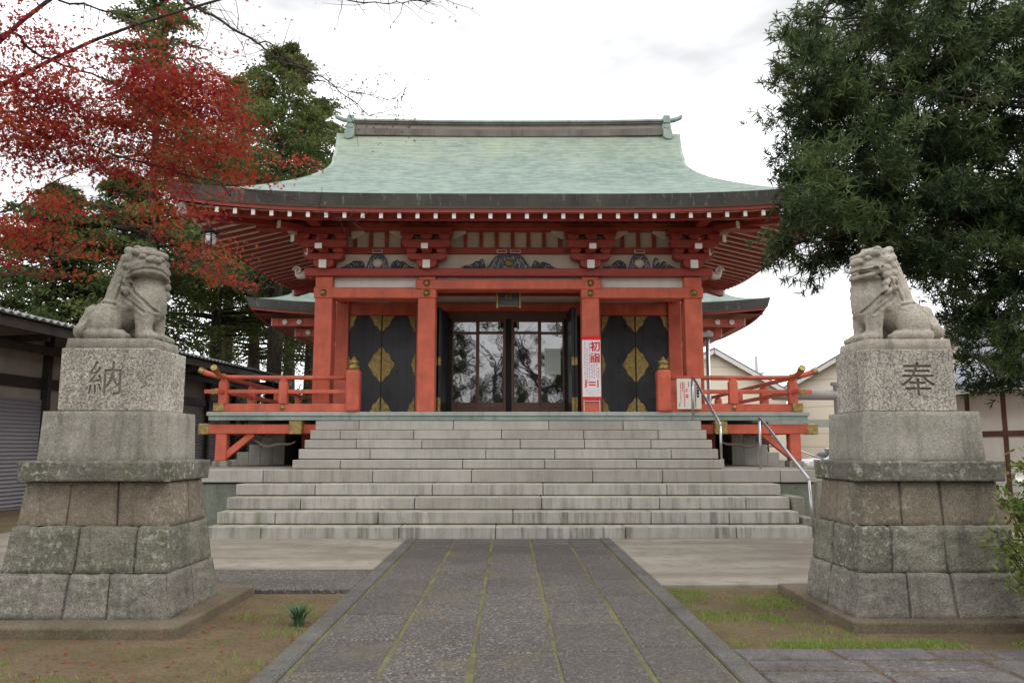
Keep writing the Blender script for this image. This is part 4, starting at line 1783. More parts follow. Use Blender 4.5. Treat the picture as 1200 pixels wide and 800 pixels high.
def dash_col(mb, cx, zt, zb, w, y, hmin=0.015, hmax=0.04):
    z = zt
    while z > zb:
        h = random.uniform(hmin, hmax)
        mb.box(cx - w / 2, cx + w / 2, y, y + 0.003, z - h, z)
        if random.random() < 0.5:
            mb.box(cx - w * 0.75, cx + w * 0.75, y + 0.0005, y + 0.003, z - h * 0.6, z - h * 0.3)
        z -= h + random.uniform(0.008, 0.02)


mb = MB()
dash_col(mb, 3.86, 2.94, 2.50, 0.014, 17.841)
dash_col(mb, 3.905, 2.96, 2.75, 0.02, 17.841)
dash_col(mb, 3.94, 2.94, 2.40, 0.016, 17.841)
dash_col(mb, 3.995, 2.80, 2.74, 0.04, 17.841)
dash_col(mb, 4.0, 2.68, 2.62, 0.05, 17.841)
mb.build('red_writing', M['ink_red'], nb)
mb = MB()
dash_col(mb, 4.045, 2.96, 2.86, 0.016, 17.841)
dash_col(mb, 4.10, 2.93, 2.40, 0.014, 17.841)
dash_col(mb, 4.19, 2.90, 2.40, 0.018, 17.841)
dash_col(mb, 4.245, 2.85, 2.62, 0.05, 17.841, 0.04, 0.06)
dash_col(mb, 3.83, 2.48, 2.40, 0.02, 17.841)
mb.build('black_writing', M['ink_black'], nb)

# paper on the right glass door
pn = thing('paper_notice', (1.13, 20.44, 3.5), 'pale greenish paper notice taped inside the right glass door', 'notice')
mb = MB()
mb.box(0.93, 1.34, 20.448, 20.453, 3.36, 4.03)
mb.build('sheet', M['paper2'], pn)
mb = MB()
for k in range(7):
    dash_col(mb, 0.98 + k * 0.053, 3.98, 3.45, 0.010, 20.444)
mb.build('writing', M['ink_grey'], pn)

# hanging lantern at the left eave corner
lp = P(246, 281, 17.0)
lt = thing('hanging_lantern', lp, 'small white lantern in a black frame hanging under the left eave corner', 'lantern')
mb = MB()
mb.lathe((lp.x, lp.y, lp.z - 0.14), [(0.11, 0), (0.14, 0.05), (0.15, 0.14), (0.14, 0.23), (0.11, 0.28)], 12)
mb.build('globe', M['lamp_glass'], lt, smooth=True)
mb = MB()
for k in range(6):
    a = PI / 3 * k
    mb.tube([(lp.x + r * math.cos(a), lp.y + r * math.sin(a), lp.z + z) for r, z in ((0.13, -0.17), (0.165, 0), (0.13, 0.17))], 0.02, 5)
mb.lathe((lp.x, lp.y, lp.z + 0.15), [(0.2, 0), (0.12, 0.05), (0.03, 0.10), (0.02, 0.2)], 12)
mb.lathe((lp.x, lp.y, lp.z - 0.19), [(0.08, 0), (0.15, 0.02), (0.15, 0.04)], 12)
mb.build('frame', M['iron'], lt)
mb = MB()
mb.tube([(lp.x, lp.y, lp.z + 0.33), (lp.x + 0.02, lp.y, soff(lp.x, lp.y) - 0.16)], 0.012, 5)
mb.build('chain', M['iron'], lt)


# stainless handrails on the right
def handrail(label, pts, posts, r=0.028):
    t = thing('handrail', posts[0][0], label, 'handrail', 'steel handrails beside the stairs')
    mb = MB()
    mb.tube(pts, r, 10)
    mb.build('rail', M['steel'], t, smooth=True)
    for a, b in posts:
        mb = MB()
        mb.tube([a, b], r * 0.95, 10)
        mb.build('post', M['steel'], t, smooth=True)
        mb = MB()
        mb.lathe(a, [(0.06, 0), (0.06, 0.012), (0.03, 0.02)], 12)
        mb.build('foot_plate', M['steel'], t)


handrail('steel handrail beside the upper flight in front of the notice board',
         [(4.10, 17.72, 3.00), (4.10, 17.70, 3.03), (4.12, 17.62, 3.0), (4.21, 15.92, 1.96), (4.21, 15.9, 1.93)],
         [((4.10, 17.72, 2.1), (4.10, 17.72, 3.0)), ((4.21, 15.9, 1.256), (4.21, 15.9, 1.93))])
handrail('steel handrail beside the lower flight ending near the right pedestal',
         [(4.87, 15.52, 2.03), (4.87, 15.50, 2.06), (4.88, 15.42, 2.03), (5.10, 13.72, 0.98), (5.10, 13.7, 0.95)],
         [((4.87, 15.52, 1.076), (4.87, 15.52, 2.03)), ((5.14, 13.7, 0.0), (5.10, 13.7, 0.95))])
handrail('thin steel handrail beside the side steps past the red corner post',
         [P(884, 520, 20.8), P(935, 527, 20.8), P(995, 549, 20.8)],
         [((6.75, 20.8, 0.0), P(898, 522, 20.8)), ((8.6, 20.8, 0.0), P(985, 545, 20.8))], 0.018)


# ================================================================== PEDESTALS AND GUARDIAN LIONS
def rough_block(mb, c, n=(8, 5, 6), amp=0.012, bulge=0.012, seed=0, round_=0.009):
    """a stone block given by its eight corners (bottom 4 ccw, top 4 ccw), each face a displaced grid"""
    c = [Vector(p) for p in c]
    cen = sum(c, Vector()) / 8
    faces = [((0, 1, 5, 4), n[0], n[2]), ((1, 2, 6, 5), n[1], n[2]), ((2, 3, 7, 6), n[0], n[2]), ((3, 0, 4, 7), n[1], n[2]), ((4, 5, 6, 7), n[0], n[1])]
    for (q, nu, nv) in faces:
        A, B, Cc, Dd = (c[i] for i in q)
        nrm = (B - A).cross(Dd - A).normalized()
        if nrm.dot((A + B + Cc + Dd) / 4 - cen) < 0:
            nrm = -nrm

        def fn(u, v, A=A, B=B, Cc=Cc, Dd=Dd, nrm=nrm):
            p = A * (1 - u) * (1 - v) + B * u * (1 - v) + Cc * u * v + Dd * (1 - u) * v
            e = min(u, 1 - u, v, 1 - v)
            k = min(1, e * 14)
            s = Vector((seed * 3.1, seed * 1.7, seed))
            d = amp * (mnoise.noise(p * 5 + s) + 0.9 * mnoise.noise(p * 14 + s) + 0.5 * mnoise.noise(p * 31 + s)) * (0.35 + 0.65 * k) + bulge * math.sqrt(max(0, 1 - (1 - k) ** 2))
            # corners drawn in, a worn edge
            pull = (cen - p).normalized() * (round_ * (1 - k) ** 2)
            return p + nrm * d + pull
        mb.grid(fn, nu, nv)


def tier(parent, name, mat, b, t, z0, z1, nx, ny, amp, bulge, seed, gap=0.005, label=None, fc=None):
    """b / t: (x0, x1, y0, y1) rectangles at the bottom and top; nx, ny blocks"""
    rs = random.Random(seed)
    cuts = [0] + [(k + rs.uniform(-0.12, 0.12)) / nx for k in range(1, nx)] + [1]
    if fc:
        cuts = [0] + list(fc) + [1]
    cy = [0] + [(k + rs.uniform(-0.08, 0.08)) / ny for k in range(1, ny)] + [1]
    mb = MB()
    tints = []
    if nx * ny > 1:
        sh = 0.022
        mb.add([(b[0] + sh, b[2] + sh, z0), (b[1] - sh, b[2] + sh, z0), (b[1] - sh, b[3] - sh, z0), (b[0] + sh, b[3] - sh, z0),
                (t[0] + sh, t[2] + sh, z1 - sh), (t[1] - sh, t[2] + sh, z1 - sh), (t[1] - sh, t[3] - sh, z1 - sh), (t[0] + sh, t[3] - sh, z1 - sh)],
               [(0, 1, 5, 4), (1, 2, 6, 5), (2, 3, 7, 6), (3, 0, 4, 7), (4, 5, 6, 7)])
    for i in range(nx):
        for j in range(ny):
            def pt(r, fu, fv, z):
                return (r[0] + (r[1] - r[0]) * fu, r[2] + (r[3] - r[2]) * fv, z)
            gx = gap / (b[1] - b[0]) if nx > 1 else 0
            gy = gap / (b[3] - b[2]) if ny > 1 else 0
            u0, u1 = cuts[i] + (gx if i else 0), cuts[i + 1] - (gx if i < nx - 1 else 0)
            v0, v1 = cy[j] + (gy if j else 0), cy[j + 1] - (gy if j < ny - 1 else 0)
            skew = rs.uniform(-0.012, 0.012)
            c = [pt(b, u0, v0, z0), pt(b, u1, v0, z0), pt(b, u1, v1, z0), pt(b, u0, v1, z0),
                 pt(t, u0 + (skew if i else 0), v0, z1), pt(t, u1 + (skew if i < nx - 1 else 0), v0, z1), pt(t, u1, v1, z1), pt(t, u0, v1, z1)]
            tints += [1.0] * (len(mb.f) - len(tints)) if not tints else []
            rough_block(mb, c, (22, 16, 16), amp, bulge * 0.45, seed + i * 7 + j * 3)
            tints += [rs.random() ** 1.3] * (len(mb.f) - len(tints))
    o = mb.build(name, mat, parent, smooth=False)
    at = o.data.attributes.new('tint', 'FLOAT', 'FACE')
    at.data.foreach_set('value', tints)
    o.data.polygons.foreach_set('use_smooth', [True] * len(o.data.polygons))
    if label:
        o['label'] = label
    return o


def pedestal(cx, cy, seed, char, label, s, plx, ply, cl):
    pd = thing('statue_pedestal', (cx, cy, 0), label, 'pedestal', 'stone pedestals of the guardian statues')

    def rc(w, d):
        return (cx - w / 2, cx + w / 2, cy - d / 2, cy + d / 2)
    mb = MB()
    mb.box(*plx, *ply, -0.08, 0.05)
    mb.build('plinth', M['plinth'], pd, bevel=0.02, seg=2)
    tier(pd, 'base_course', M['ped_base'], rc(1.57, 1.20), rc(1.46, 1.10), 0.045, 0.415, 3, 2, 0.012, 0.012, seed, fc=cl[0])
    tier(pd, 'lower_course', M['ped_low'], rc(1.44, 1.06), rc(1.36, 0.98), 0.418, 0.806, 3, 2, 0.012, 0.014, seed + 50, fc=cl[1])
    tier(pd, 'upper_course', M['ped_mid'], rc(1.37, 0.82), rc(1.29, 0.76), 0.809, 1.196, 3, 2, 0.006, 0.006, seed + 100, 0.004, fc=cl[2])
    tier(pd, 'cap_slab', M['ped_cap'], rc(1.35, 0.95), rc(1.37, 0.97), 1.199, 1.378, 1, 1, 0.008, 0.008, seed + 150)
    tier(pd, 'dressed_block', M['ped_plain'], rc(1.12, 0.80), rc(1.09, 0.77), 1.379, 1.828, 1, 1, 0.003, 0.002, seed + 200)
    # inscribed granite block, the character cut into its front
    mb = MB()
    x0, x1, y0, y1 = (cx - 0.435, cx + 0.435, cy - 0.345, cy + 0.345) if s < 0 else (cx - 0.475, cx + 0.365, cy - 0.33, cy + 0.30)
    mb.box(x0, x1, y0, y1, 1.83, 2.405)
    blk = mb.build('inscribed_block', M['granite'], pd, bevel=0.012, seg=2)
    tx = text_mesh(char, 0.34, M['carve'], 'cutter', 0.018, None, (0, 0, 0), (cx + s * 0.02, y0, 2.13))
    rm = tx.modifiers.new('solid', 'REMESH')
    rm.mode = 'VOXEL'
    rm.voxel_size = 0.003
    bo = blk.modifiers.new('carve', 'BOOLEAN')
    bo.operation = 'DIFFERENCE'
    bo.object = tx
    bo.solver = 'EXACT'
    blk.modifiers.new('tri', 'TRIANGULATE')
    dg = bpy.context.evaluated_depsgraph_get()
    ev = blk.evaluated_get(dg)
    me = bpy.data.meshes.new_from_object(ev)
    if len(me.polygons) > 40:
        blk.modifiers.clear()
        blk.data = me
    else:
        blk.modifiers.remove(bo)
    bpy.data.objects.remove(tx)
    text_mesh(char, 0.34, M['carve_l'] if s < 0 else M['carve'], 'inscription', 0.0008, pd, pos=(cx + s * 0.02, y0 + 0.0165, 2.13))  # dark lining, the shade of the cut strokes put into its colour
    return pd


LX, LY = -3.675, 7.63
RX, RY = 3.765, 7.66
pedestal(LX, LY, 3, '納', 'mossy grey stone pedestal at left under the seated lion, slightly greener and darker', -1, (-4.85, -2.70), (6.74, 8.78), ((0.42, 0.66), (0.44, 0.80), (0.32, 0.65)))
pedestal(RX, RY, 17, '奉', 'tiered stone pedestal at right beside the shrub, paler with dark water streaks', 1, (2.90, 4.75), (6.93, 8.86), ((0.30, 0.56), (0.21, 0.55), (0.32, 0.59)))


# ---- guardian lions: one continuous carved surface from a distance field
def surface_nets(D, lo, h):
    nx, ny, nz = D.shape
    S = D < 0
    cell = np.zeros((nx - 1, ny - 1, nz - 1), np.int8)
    acc = np.zeros((nx - 1, ny - 1, nz - 1, 3), np.float32)
    cnt = np.zeros((nx - 1, ny - 1, nz - 1), np.float32)
    corners = [(i, j, k) for i in (0, 1) for j in (0, 1) for k in (0, 1)]

    def sl(c):
        return (slice(c[0], nx - 1 + c[0]), slice(c[1], ny - 1 + c[1]), slice(c[2], nz - 1 + c[2]))
    for a in corners:
        for ax in range(3):
            if a[ax] == 0:
                b = list(a)
                b[ax] = 1
                da, db = D[sl(a)], D[sl(tuple(b))]
                cr = (da < 0) != (db < 0)
                t = np.where(cr, da / np.where(cr, da - db, 1), 0)
                for q in range(3):
                    acc[..., q] += np.where(cr, a[q] + (t if q == ax else 0), 0)
                cnt += cr
    act = cnt > 0
    idx = -np.ones(act.shape, np.int64)
    idx[act] = np.arange(act.sum())
    ii = np.argwhere(act)
    vs = (ii + acc[act] / cnt[act][:, None]) * h + np.array(lo)
    faces = []
    for ax in range(3):
        o1, o2 = (ax + 1) % 3, (ax + 2) % 3
        A = [slice(None)] * 3
        Bs = [slice(None)] * 3
        A[ax] = slice(0, -1)
        Bs[ax] = slice(1, None)
        sa, sb_ = S[tuple(A)], S[tuple(Bs)]
        cr = np.argwhere(sa != sb_)
        for o in (o1, o2):
            cr = cr[(cr[:, o] > 0) & (cr[:, o] < D.shape[o] - 1)]
        e1 = np.zeros(3, int)
        e1[o1] = 1
        e2 = np.zeros(3, int)
        e2[o2] = 1
        q = [cr - e1 - e2, cr - e2, cr, cr - e1]
        f = np.stack([idx[tuple(p.T)] for p in q], 1)
        inside = sa[tuple(cr.T)]
        f[~inside] = f[~inside][:, ::-1]
        faces.append(f)
    f = np.concatenate(faces)
    f = f[(f >= 0).all(1)]
    return vs, f


def lion_field(head_yaw, open_mouth, seed):
    h = 0.0075
    lo = np.array([-0.58, -0.36, -0.04], np.float32)
    n = (int(1.10 / h), int(0.72 / h), int(1.06 / h))
    g = np.meshgrid(*[lo[i] + h * np.arange(n[i], dtype=np.float32) for i in range(3)], indexing='ij')
    X, Y, Z = g

    def ell(c, r, XX=None):
        px, py, pz = XX if XX is not None else (X, Y, Z)
        a = (px - c[0]) / r[0]
        b = (py - c[1]) / r[1]
        d = (pz - c[2]) / r[2]
        k0 = np.sqrt(a * a + b * b + d * d)
        k1 = np.sqrt((a / r[0]) ** 2 + (b / r[1]) ** 2 + (d / r[2]) ** 2)
        return k0 * (k0 - 1) / np.maximum(k1, 1e-5)

    def cap(a, b, ra, rb, XX=None):
        px, py, pz = XX if XX is not None else (X, Y, Z)
        a = np.array(a, np.float32)
        b = np.array(b, np.float32)
        ba = b - a
        t = np.clip(((px - a[0]) * ba[0] + (py - a[1]) * ba[1] + (pz - a[2]) * ba[2]) / float(ba @ ba), 0, 1)
        return np.sqrt((px - a[0] - t * ba[0]) ** 2 + (py - a[1] - t * ba[1]) ** 2 + (pz - a[2] - t * ba[2]) ** 2) - (ra + (rb - ra) * t)

    def smin(a, b, k):
        hh = np.clip(0.5 + 0.5 * (b - a) / k, 0, 1)
        return b + (a - b) * hh - k * hh * (1 - hh)

    # trunk: deep chest falling back to the rump
    D = cap((0.18, 0, 0.46), (-0.16, 0, 0.22), 0.205, 0.185)
    D = smin(D, cap((0.06, 0, 0.56), (-0.17, 0, 0.285), 0.165, 0.165), 0.05)
    D = smin(D, ell((0.25, 0, 0.42), (0.165, 0.20, 0.25)), 0.06)
    D = smin(D, cap((0.17, 0, 0.50), (0.20, 0, 0.68), 0.19, 0.17), 0.06)
    # hind quarters
    for s in (-1, 1):
        D = smin(D, ell((-0.15, s * 0.155, 0.19), (0.185, 0.105, 0.205)), 0.03)
        D = smin(D, cap((-0.28, s * 0.20, 0.055), (0.06, s * 0.21, 0.05), 0.062, 0.058), 0.02)
        for k in range(3):
            D = smin(D, ell((0.10, s * (0.175 + k * 0.035), 0.04), (0.05, 0.018, 0.036)), 0.012)
        # front legs
        D = smin(D, cap((0.245, s * 0.125, 0.42), (0.265, s * 0.14, 0.22), 0.115, 0.085), 0.04)
        D = smin(D, cap((0.265, s * 0.14, 0.24), (0.275, s * 0.145, 0.06), 0.086, 0.082), 0.03)
        D = smin(D, ell((0.315, s * 0.145, 0.045), (0.12, 0.09, 0.06)), 0.025)
        for k in range(4):
            D = smin(D, ell((0.405, s * 0.145 + (k - 1.5) * 0.042, 0.036), (0.05, 0.02, 0.038)), 0.012)
        # fur curl behind the elbow
        D = smin(D, ell((0.14, s * 0.19, 0.36), (0.05, 0.035, 0.055)), 0.02)
    # tail: a clump of curls standing against the rump
    for c, r in (((-0.38, 0, 0.19), 0.125), ((-0.41, -0.09, 0.12), 0.085), ((-0.41, 0.09, 0.12), 0.085), ((-0.35, -0.02, 0.30), 0.095), ((-0.47, -0.02, 0.11), 0.085)):
        D = smin(D, ell(c, (r, r, r)), 0.025)
    D = smin(D, cap((0.06, 0, 0.80), (-0.04, 0, 0.52), 0.165, 0.17), 0.05)
    # head in its own turned frame
    H = np.array((0.205, -0.035, 0.775))
    ZS = 0.88
    cs, sn = math.cos(head_yaw), math.sin(head_yaw)
    dx, dy = X - H[0], Y - H[1]
    hp = 0.10
    hx0, hy = dx * cs + dy * sn, -dx * sn + dy * cs
    hz0 = (Z - H[2]) / ZS
    hx, hz = hx0 * math.cos(hp) + hz0 * math.sin(hp), -hx0 * math.sin(hp) + hz0 * math.cos(hp)
    Q = (hx, hy, hz)
    head = ell((-0.03, 0, 0.055), (0.20, 0.215, 0.215), Q)
    head = smin(head, ell((0.02, 0, 0.12), (0.15, 0.15, 0.13), Q), 0.04)
    head = smin(head, ell((0.105, 0, -0.005), (0.125, 0.17, 0.10), Q), 0.03)
    jaw_z = -0.135 if open_mouth else -0.115
    head = smin(head, ell((0.085, 0, jaw_z), (0.125, 0.165, 0.05), Q), 0.02)
    head = smin(head, ell((0.222, 0, 0.05), (0.045, 0.08, 0.05), Q), 0.02)
    for s in (-1, 1):
        head = smin(head, ell((0.235, s * 0.05, 0.035), (0.032, 0.036, 0.03), Q), 0.012)
        head = smin(head, cap((0.165, s * 0.035, 0.135), (0.11, s * 0.15, 0.15), 0.035, 0.046, Q), 0.018)
        head = smin(head, ell((0.17, s * 0.095, 0.085), (0.038, 0.04, 0.034), Q), 0.006)
        head = smin(head, ell((-0.02, s * 0.205, 0.09), (0.075, 0.035, 0.055), Q), 0.02)
        head = smin(head, ell((0.08, s * 0.165, -0.03), (0.07, 0.05, 0.06), Q), 0.02)
    # lips: a thick band drawn down at the corners (closed) or pulled up (open)
    if open_mouth:
        up = [(0.05, 0.18, -0.01), (0.155, 0.13, -0.045), (0.21, 0.055, -0.05), (0.222, 0, -0.05)]
        dn = [(0.05, 0.18, -0.04), (0.15, 0.135, -0.115), (0.20, 0.055, -0.135), (0.21, 0, -0.135)]
    else:
        up = [(0.02, 0.20, -0.115), (0.12, 0.16, -0.07), (0.19, 0.08, -0.04), (0.215, 0, -0.035)]
        dn = [(0.01, 0.205, -0.15), (0.12, 0.17, -0.12), (0.185, 0.085, -0.10), (0.205, 0, -0.095)]
    groove = None
    for s in (-1, 1):
        for i in range(3):
            for pl, r in ((up, 0.03), (dn, 0.03)):
                a, b = pl[i], pl[i + 1]
                head = smin(head, cap((a[0], s * a[1], a[2]), (b[0], s * b[1], b[2]), r, r, Q), 0.012)
            a = [(p + q) / 2 for p, q in zip(up[i], dn[i])]
            b = [(p + q) / 2 for p, q in zip(up[i + 1], dn[i + 1])]
            gr = cap((a[0] + 0.028, s * a[1] * 1.08, a[2]), (b[0] + 0.028, s * b[1] * 1.08, b[2]), 0.024 if open_mouth else 0.013, 0.03 if open_mouth else 0.013, Q)
            groove = gr if groove is None else np.minimum(groove, gr)
    D = smin(D, head, 0.035)
    D = np.maximum(D, -groove)
    if open_mouth:
        D = smin(D, ell((0.20, 0.03, -0.095), (0.05, 0.04, 0.022), Q), 0.01)
    # mane: rows of curls from the crown down the back of the neck
    rs = random.Random(seed)
    for ring_ in range(6):
        zc = 0.17 - ring_ * 0.095
        for k in range(9):
            a = R(78 + k * 25.5)
            rr = (0.165, 0.195, 0.205, 0.205, 0.21, 0.215)[ring_]
            c = (-0.03 + rr * math.cos(a) * 1.0, rr * math.sin(a), zc + (0.045 if k % 2 else 0) + rs.uniform(-0.01, 0.01))
            r = rs.uniform(0.046, 0.056)
            D = smin(D, ell(c, (r, r, r * 1.05), Q), 0.018)
            # spiral cut into each curl
            qx, qy, qz = Q[0] - c[0], Q[1] - c[1], Q[2] - c[2]
            tq = -qx * math.sin(a) + qy * math.cos(a)
            rad_ = np.sqrt(tq * tq + qz * qz)
            sp_ = np.sin(rad_ * 170 - np.arctan2(qz, tq))
            D = D + np.where(ell(c, (r * 1.25, r * 1.25, r * 1.25), Q) < 0, 0.0022 * sp_, 0)
    for k in range(7):
        yy = (k - 3) * 0.056
        c = (0.0 + rs.uniform(-0.03, 0.05), yy, 0.245 - 1.6 * yy * yy)
        D = smin(D, ell(c, (0.05, 0.04, 0.035), Q), 0.014)
    # incised locks and bands on the flanks
    lines = [[(0.10, 0.62), (0.17, 0.50), (0.28, 0.41), (0.37, 0.31)], [(0.02, 0.54), (0.10, 0.42), (0.22, 0.34), (0.30, 0.28)],
             [(-0.02, 0.36), (-0.18, 0.395), (-0.31, 0.30), (-0.34, 0.16)], [(0.06, 0.62), (0.0, 0.50), (-0.03, 0.42)]]
    for ln in lines:
        dm = None
        for (a, b) in zip(ln[:-1], ln[1:]):
            ba = (b[0] - a[0], b[1] - a[1])
            t = np.clip(((X - a[0]) * ba[0] + (Z - a[1]) * ba[1]) / (ba[0] ** 2 + ba[1] ** 2), 0, 1)
            d2 = np.sqrt((X - a[0] - t * ba[0]) ** 2 + (Z - a[1] - t * ba[1]) ** 2)
            dm = d2 if dm is None else np.minimum(dm, d2)
        D = D + 0.014 * np.exp(-(dm / 0.011) ** 2) - 0.008 * np.exp(-((dm - 0.026) / 0.014) ** 2)
    # weathering
    D = D + 0.0025 * np.sin(X * 43 + 2 * np.sin(Z * 31)) * np.sin(Y * 39 + np.cos(X * 27)) * np.sin(Z * 47)
    D = np.maximum(D, -(Z + 0.005))
    return surface_nets(D.astype(np.float32), lo, h)


def lion(cx, cy, z, mirror, yaw, open_mouth, mat, label, seed, sc=1.0):
    t = thing('guardian_lion', (cx, cy, z), label, 'statue', 'seated stone guardian lions')
    mb = MB()
    rough_block(mb, [(cx - 0.41, cy - 0.30, z), (cx + 0.41, cy - 0.30, z), (cx + 0.41, cy + 0.30, z), (cx - 0.41, cy + 0.30, z),
                     (cx - 0.40, cy - 0.29, z + 0.10), (cx + 0.40, cy - 0.29, z + 0.10), (cx + 0.40, cy + 0.29, z + 0.10), (cx - 0.40, cy + 0.29, z + 0.10)], (12, 8, 4), 0.005, 0.004, seed)
    b = mb.build('base_slab', mat, t, smooth=True)
    vs, f = lion_field(yaw, open_mouth, seed)
    vs = vs * np.array([sc * 0.92, sc, sc * 0.97])
    if mirror:
        vs[:, 0] *= -1
        f = f[:, ::-1]
    vs = vs + np.array([cx, cy, z + 0.095])
    np_mesh('lion_body', vs, f.ravel(), 4, mat, t, smooth=True)


lion(-3.70, LY, 2.405, False, R(-46), False, M['lion_l'], 'weathered stone lion with closed mouth seated on the left pedestal', 5, 0.95)
lion(3.725, RY - 0.02, 2.405, True, R(-24), True, M['lion_r'], 'pale stone lion with open mouth and curly mane on the right pedestal', 9, 0.95)


# ================================================================== FOLIAGE TOOLS
def rand_unit(n):
    v = RNG.normal(size=(n, 3))
    return v / np.linalg.norm(v, axis=1)[:, None]


def leaf_cloud(cen, size, shape, up_bias=0.0, axis=None, normal=None):
    """template polygon (k, 2) placed at each centre with a random or given frame"""
    n = len(cen)
    k = len(shape)
    nrm = rand_unit(n)
    if normal is not None:
        nrm = normal
    elif up_bias:
        nrm = nrm + np.array([0, 0, up_bias])
        nrm /= np.linalg.norm(nrm, axis=1)[:, None]
    ax = axis if axis is not None else rand_unit(n)
    ax = ax - nrm * (ax * nrm).sum(1)[:, None]
    ax /= np.maximum(np.linalg.norm(ax, axis=1)[:, None], 1e-6)
    bx = np.cross(nrm, ax)
    sz = np.broadcast_to(np.asarray(size, np.float64), (n,))
    sh = np.asarray(shape)
    V = cen[:, None, :] + (ax[:, None, :] * sh[None, :, 0:1] + bx[:, None, :] * sh[None, :, 1:2]) * sz[:, None, None]
    return V.reshape(-1, 3), np.arange(n * k)


STAR = []
for i in range(5):
    a = (i - 2) * R(52)
    L = (0.72, 0.95, 1.05, 0.95, 0.72)[i]
    STAR.append((math.cos(a) * L, math.sin(a) * L))
    if i < 4:
        a2 = a + R(26)
        STAR.append((math.cos(a2) * 0.34, math.sin(a2) * 0.34))
STAR = [(-0.12, 0.0)] + STAR
LOZ = [(0, 0), (0.45, 0.2), (1, 0), (0.45, -0.2)]
NEEDLE = [(0, 0), (0.5, 0.065), (1, 0), (0.5, -0.065)]
BLADE = [(0, 0.05), (0.6, 0.04), (1, 0), (0.6, -0.04), (0, -0.05)]


def limb(mb, pts, r0, r1, n=7, jitter=0.0):
    """smooth tapered limb through control points"""
    pts = [Vector(p) for p in pts]
    out = []
    for i in range(len(pts) - 1):
        p0 = pts[max(0, i - 1)]
        p1, p2 = pts[i], pts[i + 1]
        p3 = pts[min(len(pts) - 1, i + 2)]
        for t in range(5):
            u = t / 5
            out.append(0.5 * ((2 * p1) + (p2 - p0) * u + (2 * p0 - 5 * p1 + 4 * p2 - p3) * u * u + (3 * p1 - p0 - 3 * p2 + p3) * u ** 3))
    out.append(pts[-1])
    if jitter:
        out = [p + Vector((random.gauss(0, jitter), random.gauss(0, jitter), random.gauss(0, jitter))) if 0 < i < len(out) - 1 else p for i, p in enumerate(out)]
    m = len(out)
    mb.tube(out, [r0 + (r1 - r0) * (i / (m - 1)) ** 0.8 for i in range(m)], n)
    return out


def grow(mb, p, d, L, r, depth, tips, spread=0.6, droop=0.0, kids=3, sides=5):
    """recursive bare branching"""
    p = Vector(p)
    d = Vector(d).normalized()
    pts = [p]
    q = p.copy()
    dd = d.copy()
    for k in range(4):
        dd = (dd + Vector((random.gauss(0, 0.14), random.gauss(0, 0.14), random.gauss(0, 0.12) - droop))).normalized()
        q = q + dd * (L / 4)
        pts.append(q.copy())
    mb.tube(pts, [r * (1 - 0.45 * i / 4) for i in range(5)], sides)
    if depth == 0:
        tips.append((q.copy(), dd.copy()))
        return
    for k in range(kids):
        a = random.uniform(0.35, 1.0)
        base = pts[min(4, 1 + int(a * 4))]
        side = Vector((random.gauss(0, 1), random.gauss(0, 1), random.gauss(0, 0.7))).normalized()
        nd = (dd + side * spread).normalized()
        grow(mb, base, nd, L * random.uniform(0.55, 0.8), r * 0.5, depth - 1, tips, spread, droop, kids, max(3, sides - 1))
    grow(mb, q, dd, L * 0.7, r * 0.55, depth - 1, tips, spread, droop, kids, max(3, sides - 1))


# ================================================================== MAPLE (left foreground)
random.seed(21)
mp = thing('maple_tree', (-9.4, 11.0, 0), 'red autumn maple with thin branches reaching in from the left', 'tree')
wood = MB()
limb(wood, [(-9.4, 11, -0.1), (-9.25, 11, 2.0), (-9.0, 11.1, 4.2), (-8.7, 11.1, 6.0)], 0.26, 0.15, 10)
lims = [
    ([(-40, 70, 11.0), (10, 38, 11.0), (40, 62, 11.1), (85, 80, 11.2), (140, 100, 11.4), (210, 160, 11.8), (270, 230, 12.2)], 0.05, 0.008),
    ([(-60, 10, 10.5), (30, -6, 10.6), (80, 2, 10.7), (125, 14, 10.8), (160, 28, 11.0), (200, 48, 11.2), (245, 60, 11.3)], 0.04, 0.008),
    ([(150, -60, 11.0), (215, 0, 11.2), (270, 32, 11.3), (300, 50, 11.4), (330, 72, 11.5), (370, 88, 11.6), (405, 112, 11.7), (432, 136, 11.8)], 0.045, 0.007),
    ([(300, 50, 11.4), (325, 55, 11.5), (350, 84, 11.6), (400, 104, 11.7), (440, 114, 11.8), (470, 118, 11.9)], 0.02, 0.004),
    ([(330, -20, 11.0), (400, -2, 11.0), (440, 4, 11.0), (480, 2, 11.0), (520, -4, 11.0)], 0.022, 0.006),
    ([(-60, 240, 11.0), (0, 250, 11.2), (60, 215, 11.5), (120, 190, 11.8), (190, 178, 12.2)], 0.03, 0.006),
    ([(-60, 150, 10.5), (0, 130, 10.8), (60, 150, 11.2), (130, 180, 11.8), (220, 205, 12.4), (290, 222, 13.0), (360, 240, 13.4), (415, 262, 13.6)], 0.035, 0.004),
    ([(-50, 330, 11.0), (20, 320, 11.2), (70, 300, 11.4), (150, 262, 11.8), (215, 300, 12.2), (270, 330, 12.5), (300, 345, 12.6)], 0.028, 0.005),
    ([(190, 178, 12.2), (225, 230, 12.6), (250, 300, 12.9), (290, 335, 13.0)], 0.015, 0.004),
]
spines = []
for pts, r0, r1 in lims:
    w3 = [P(*p) for p in pts]
    spines.append(limb(wood, w3, r0 * 0.6, r1 * 0.8, 7, 0.012))
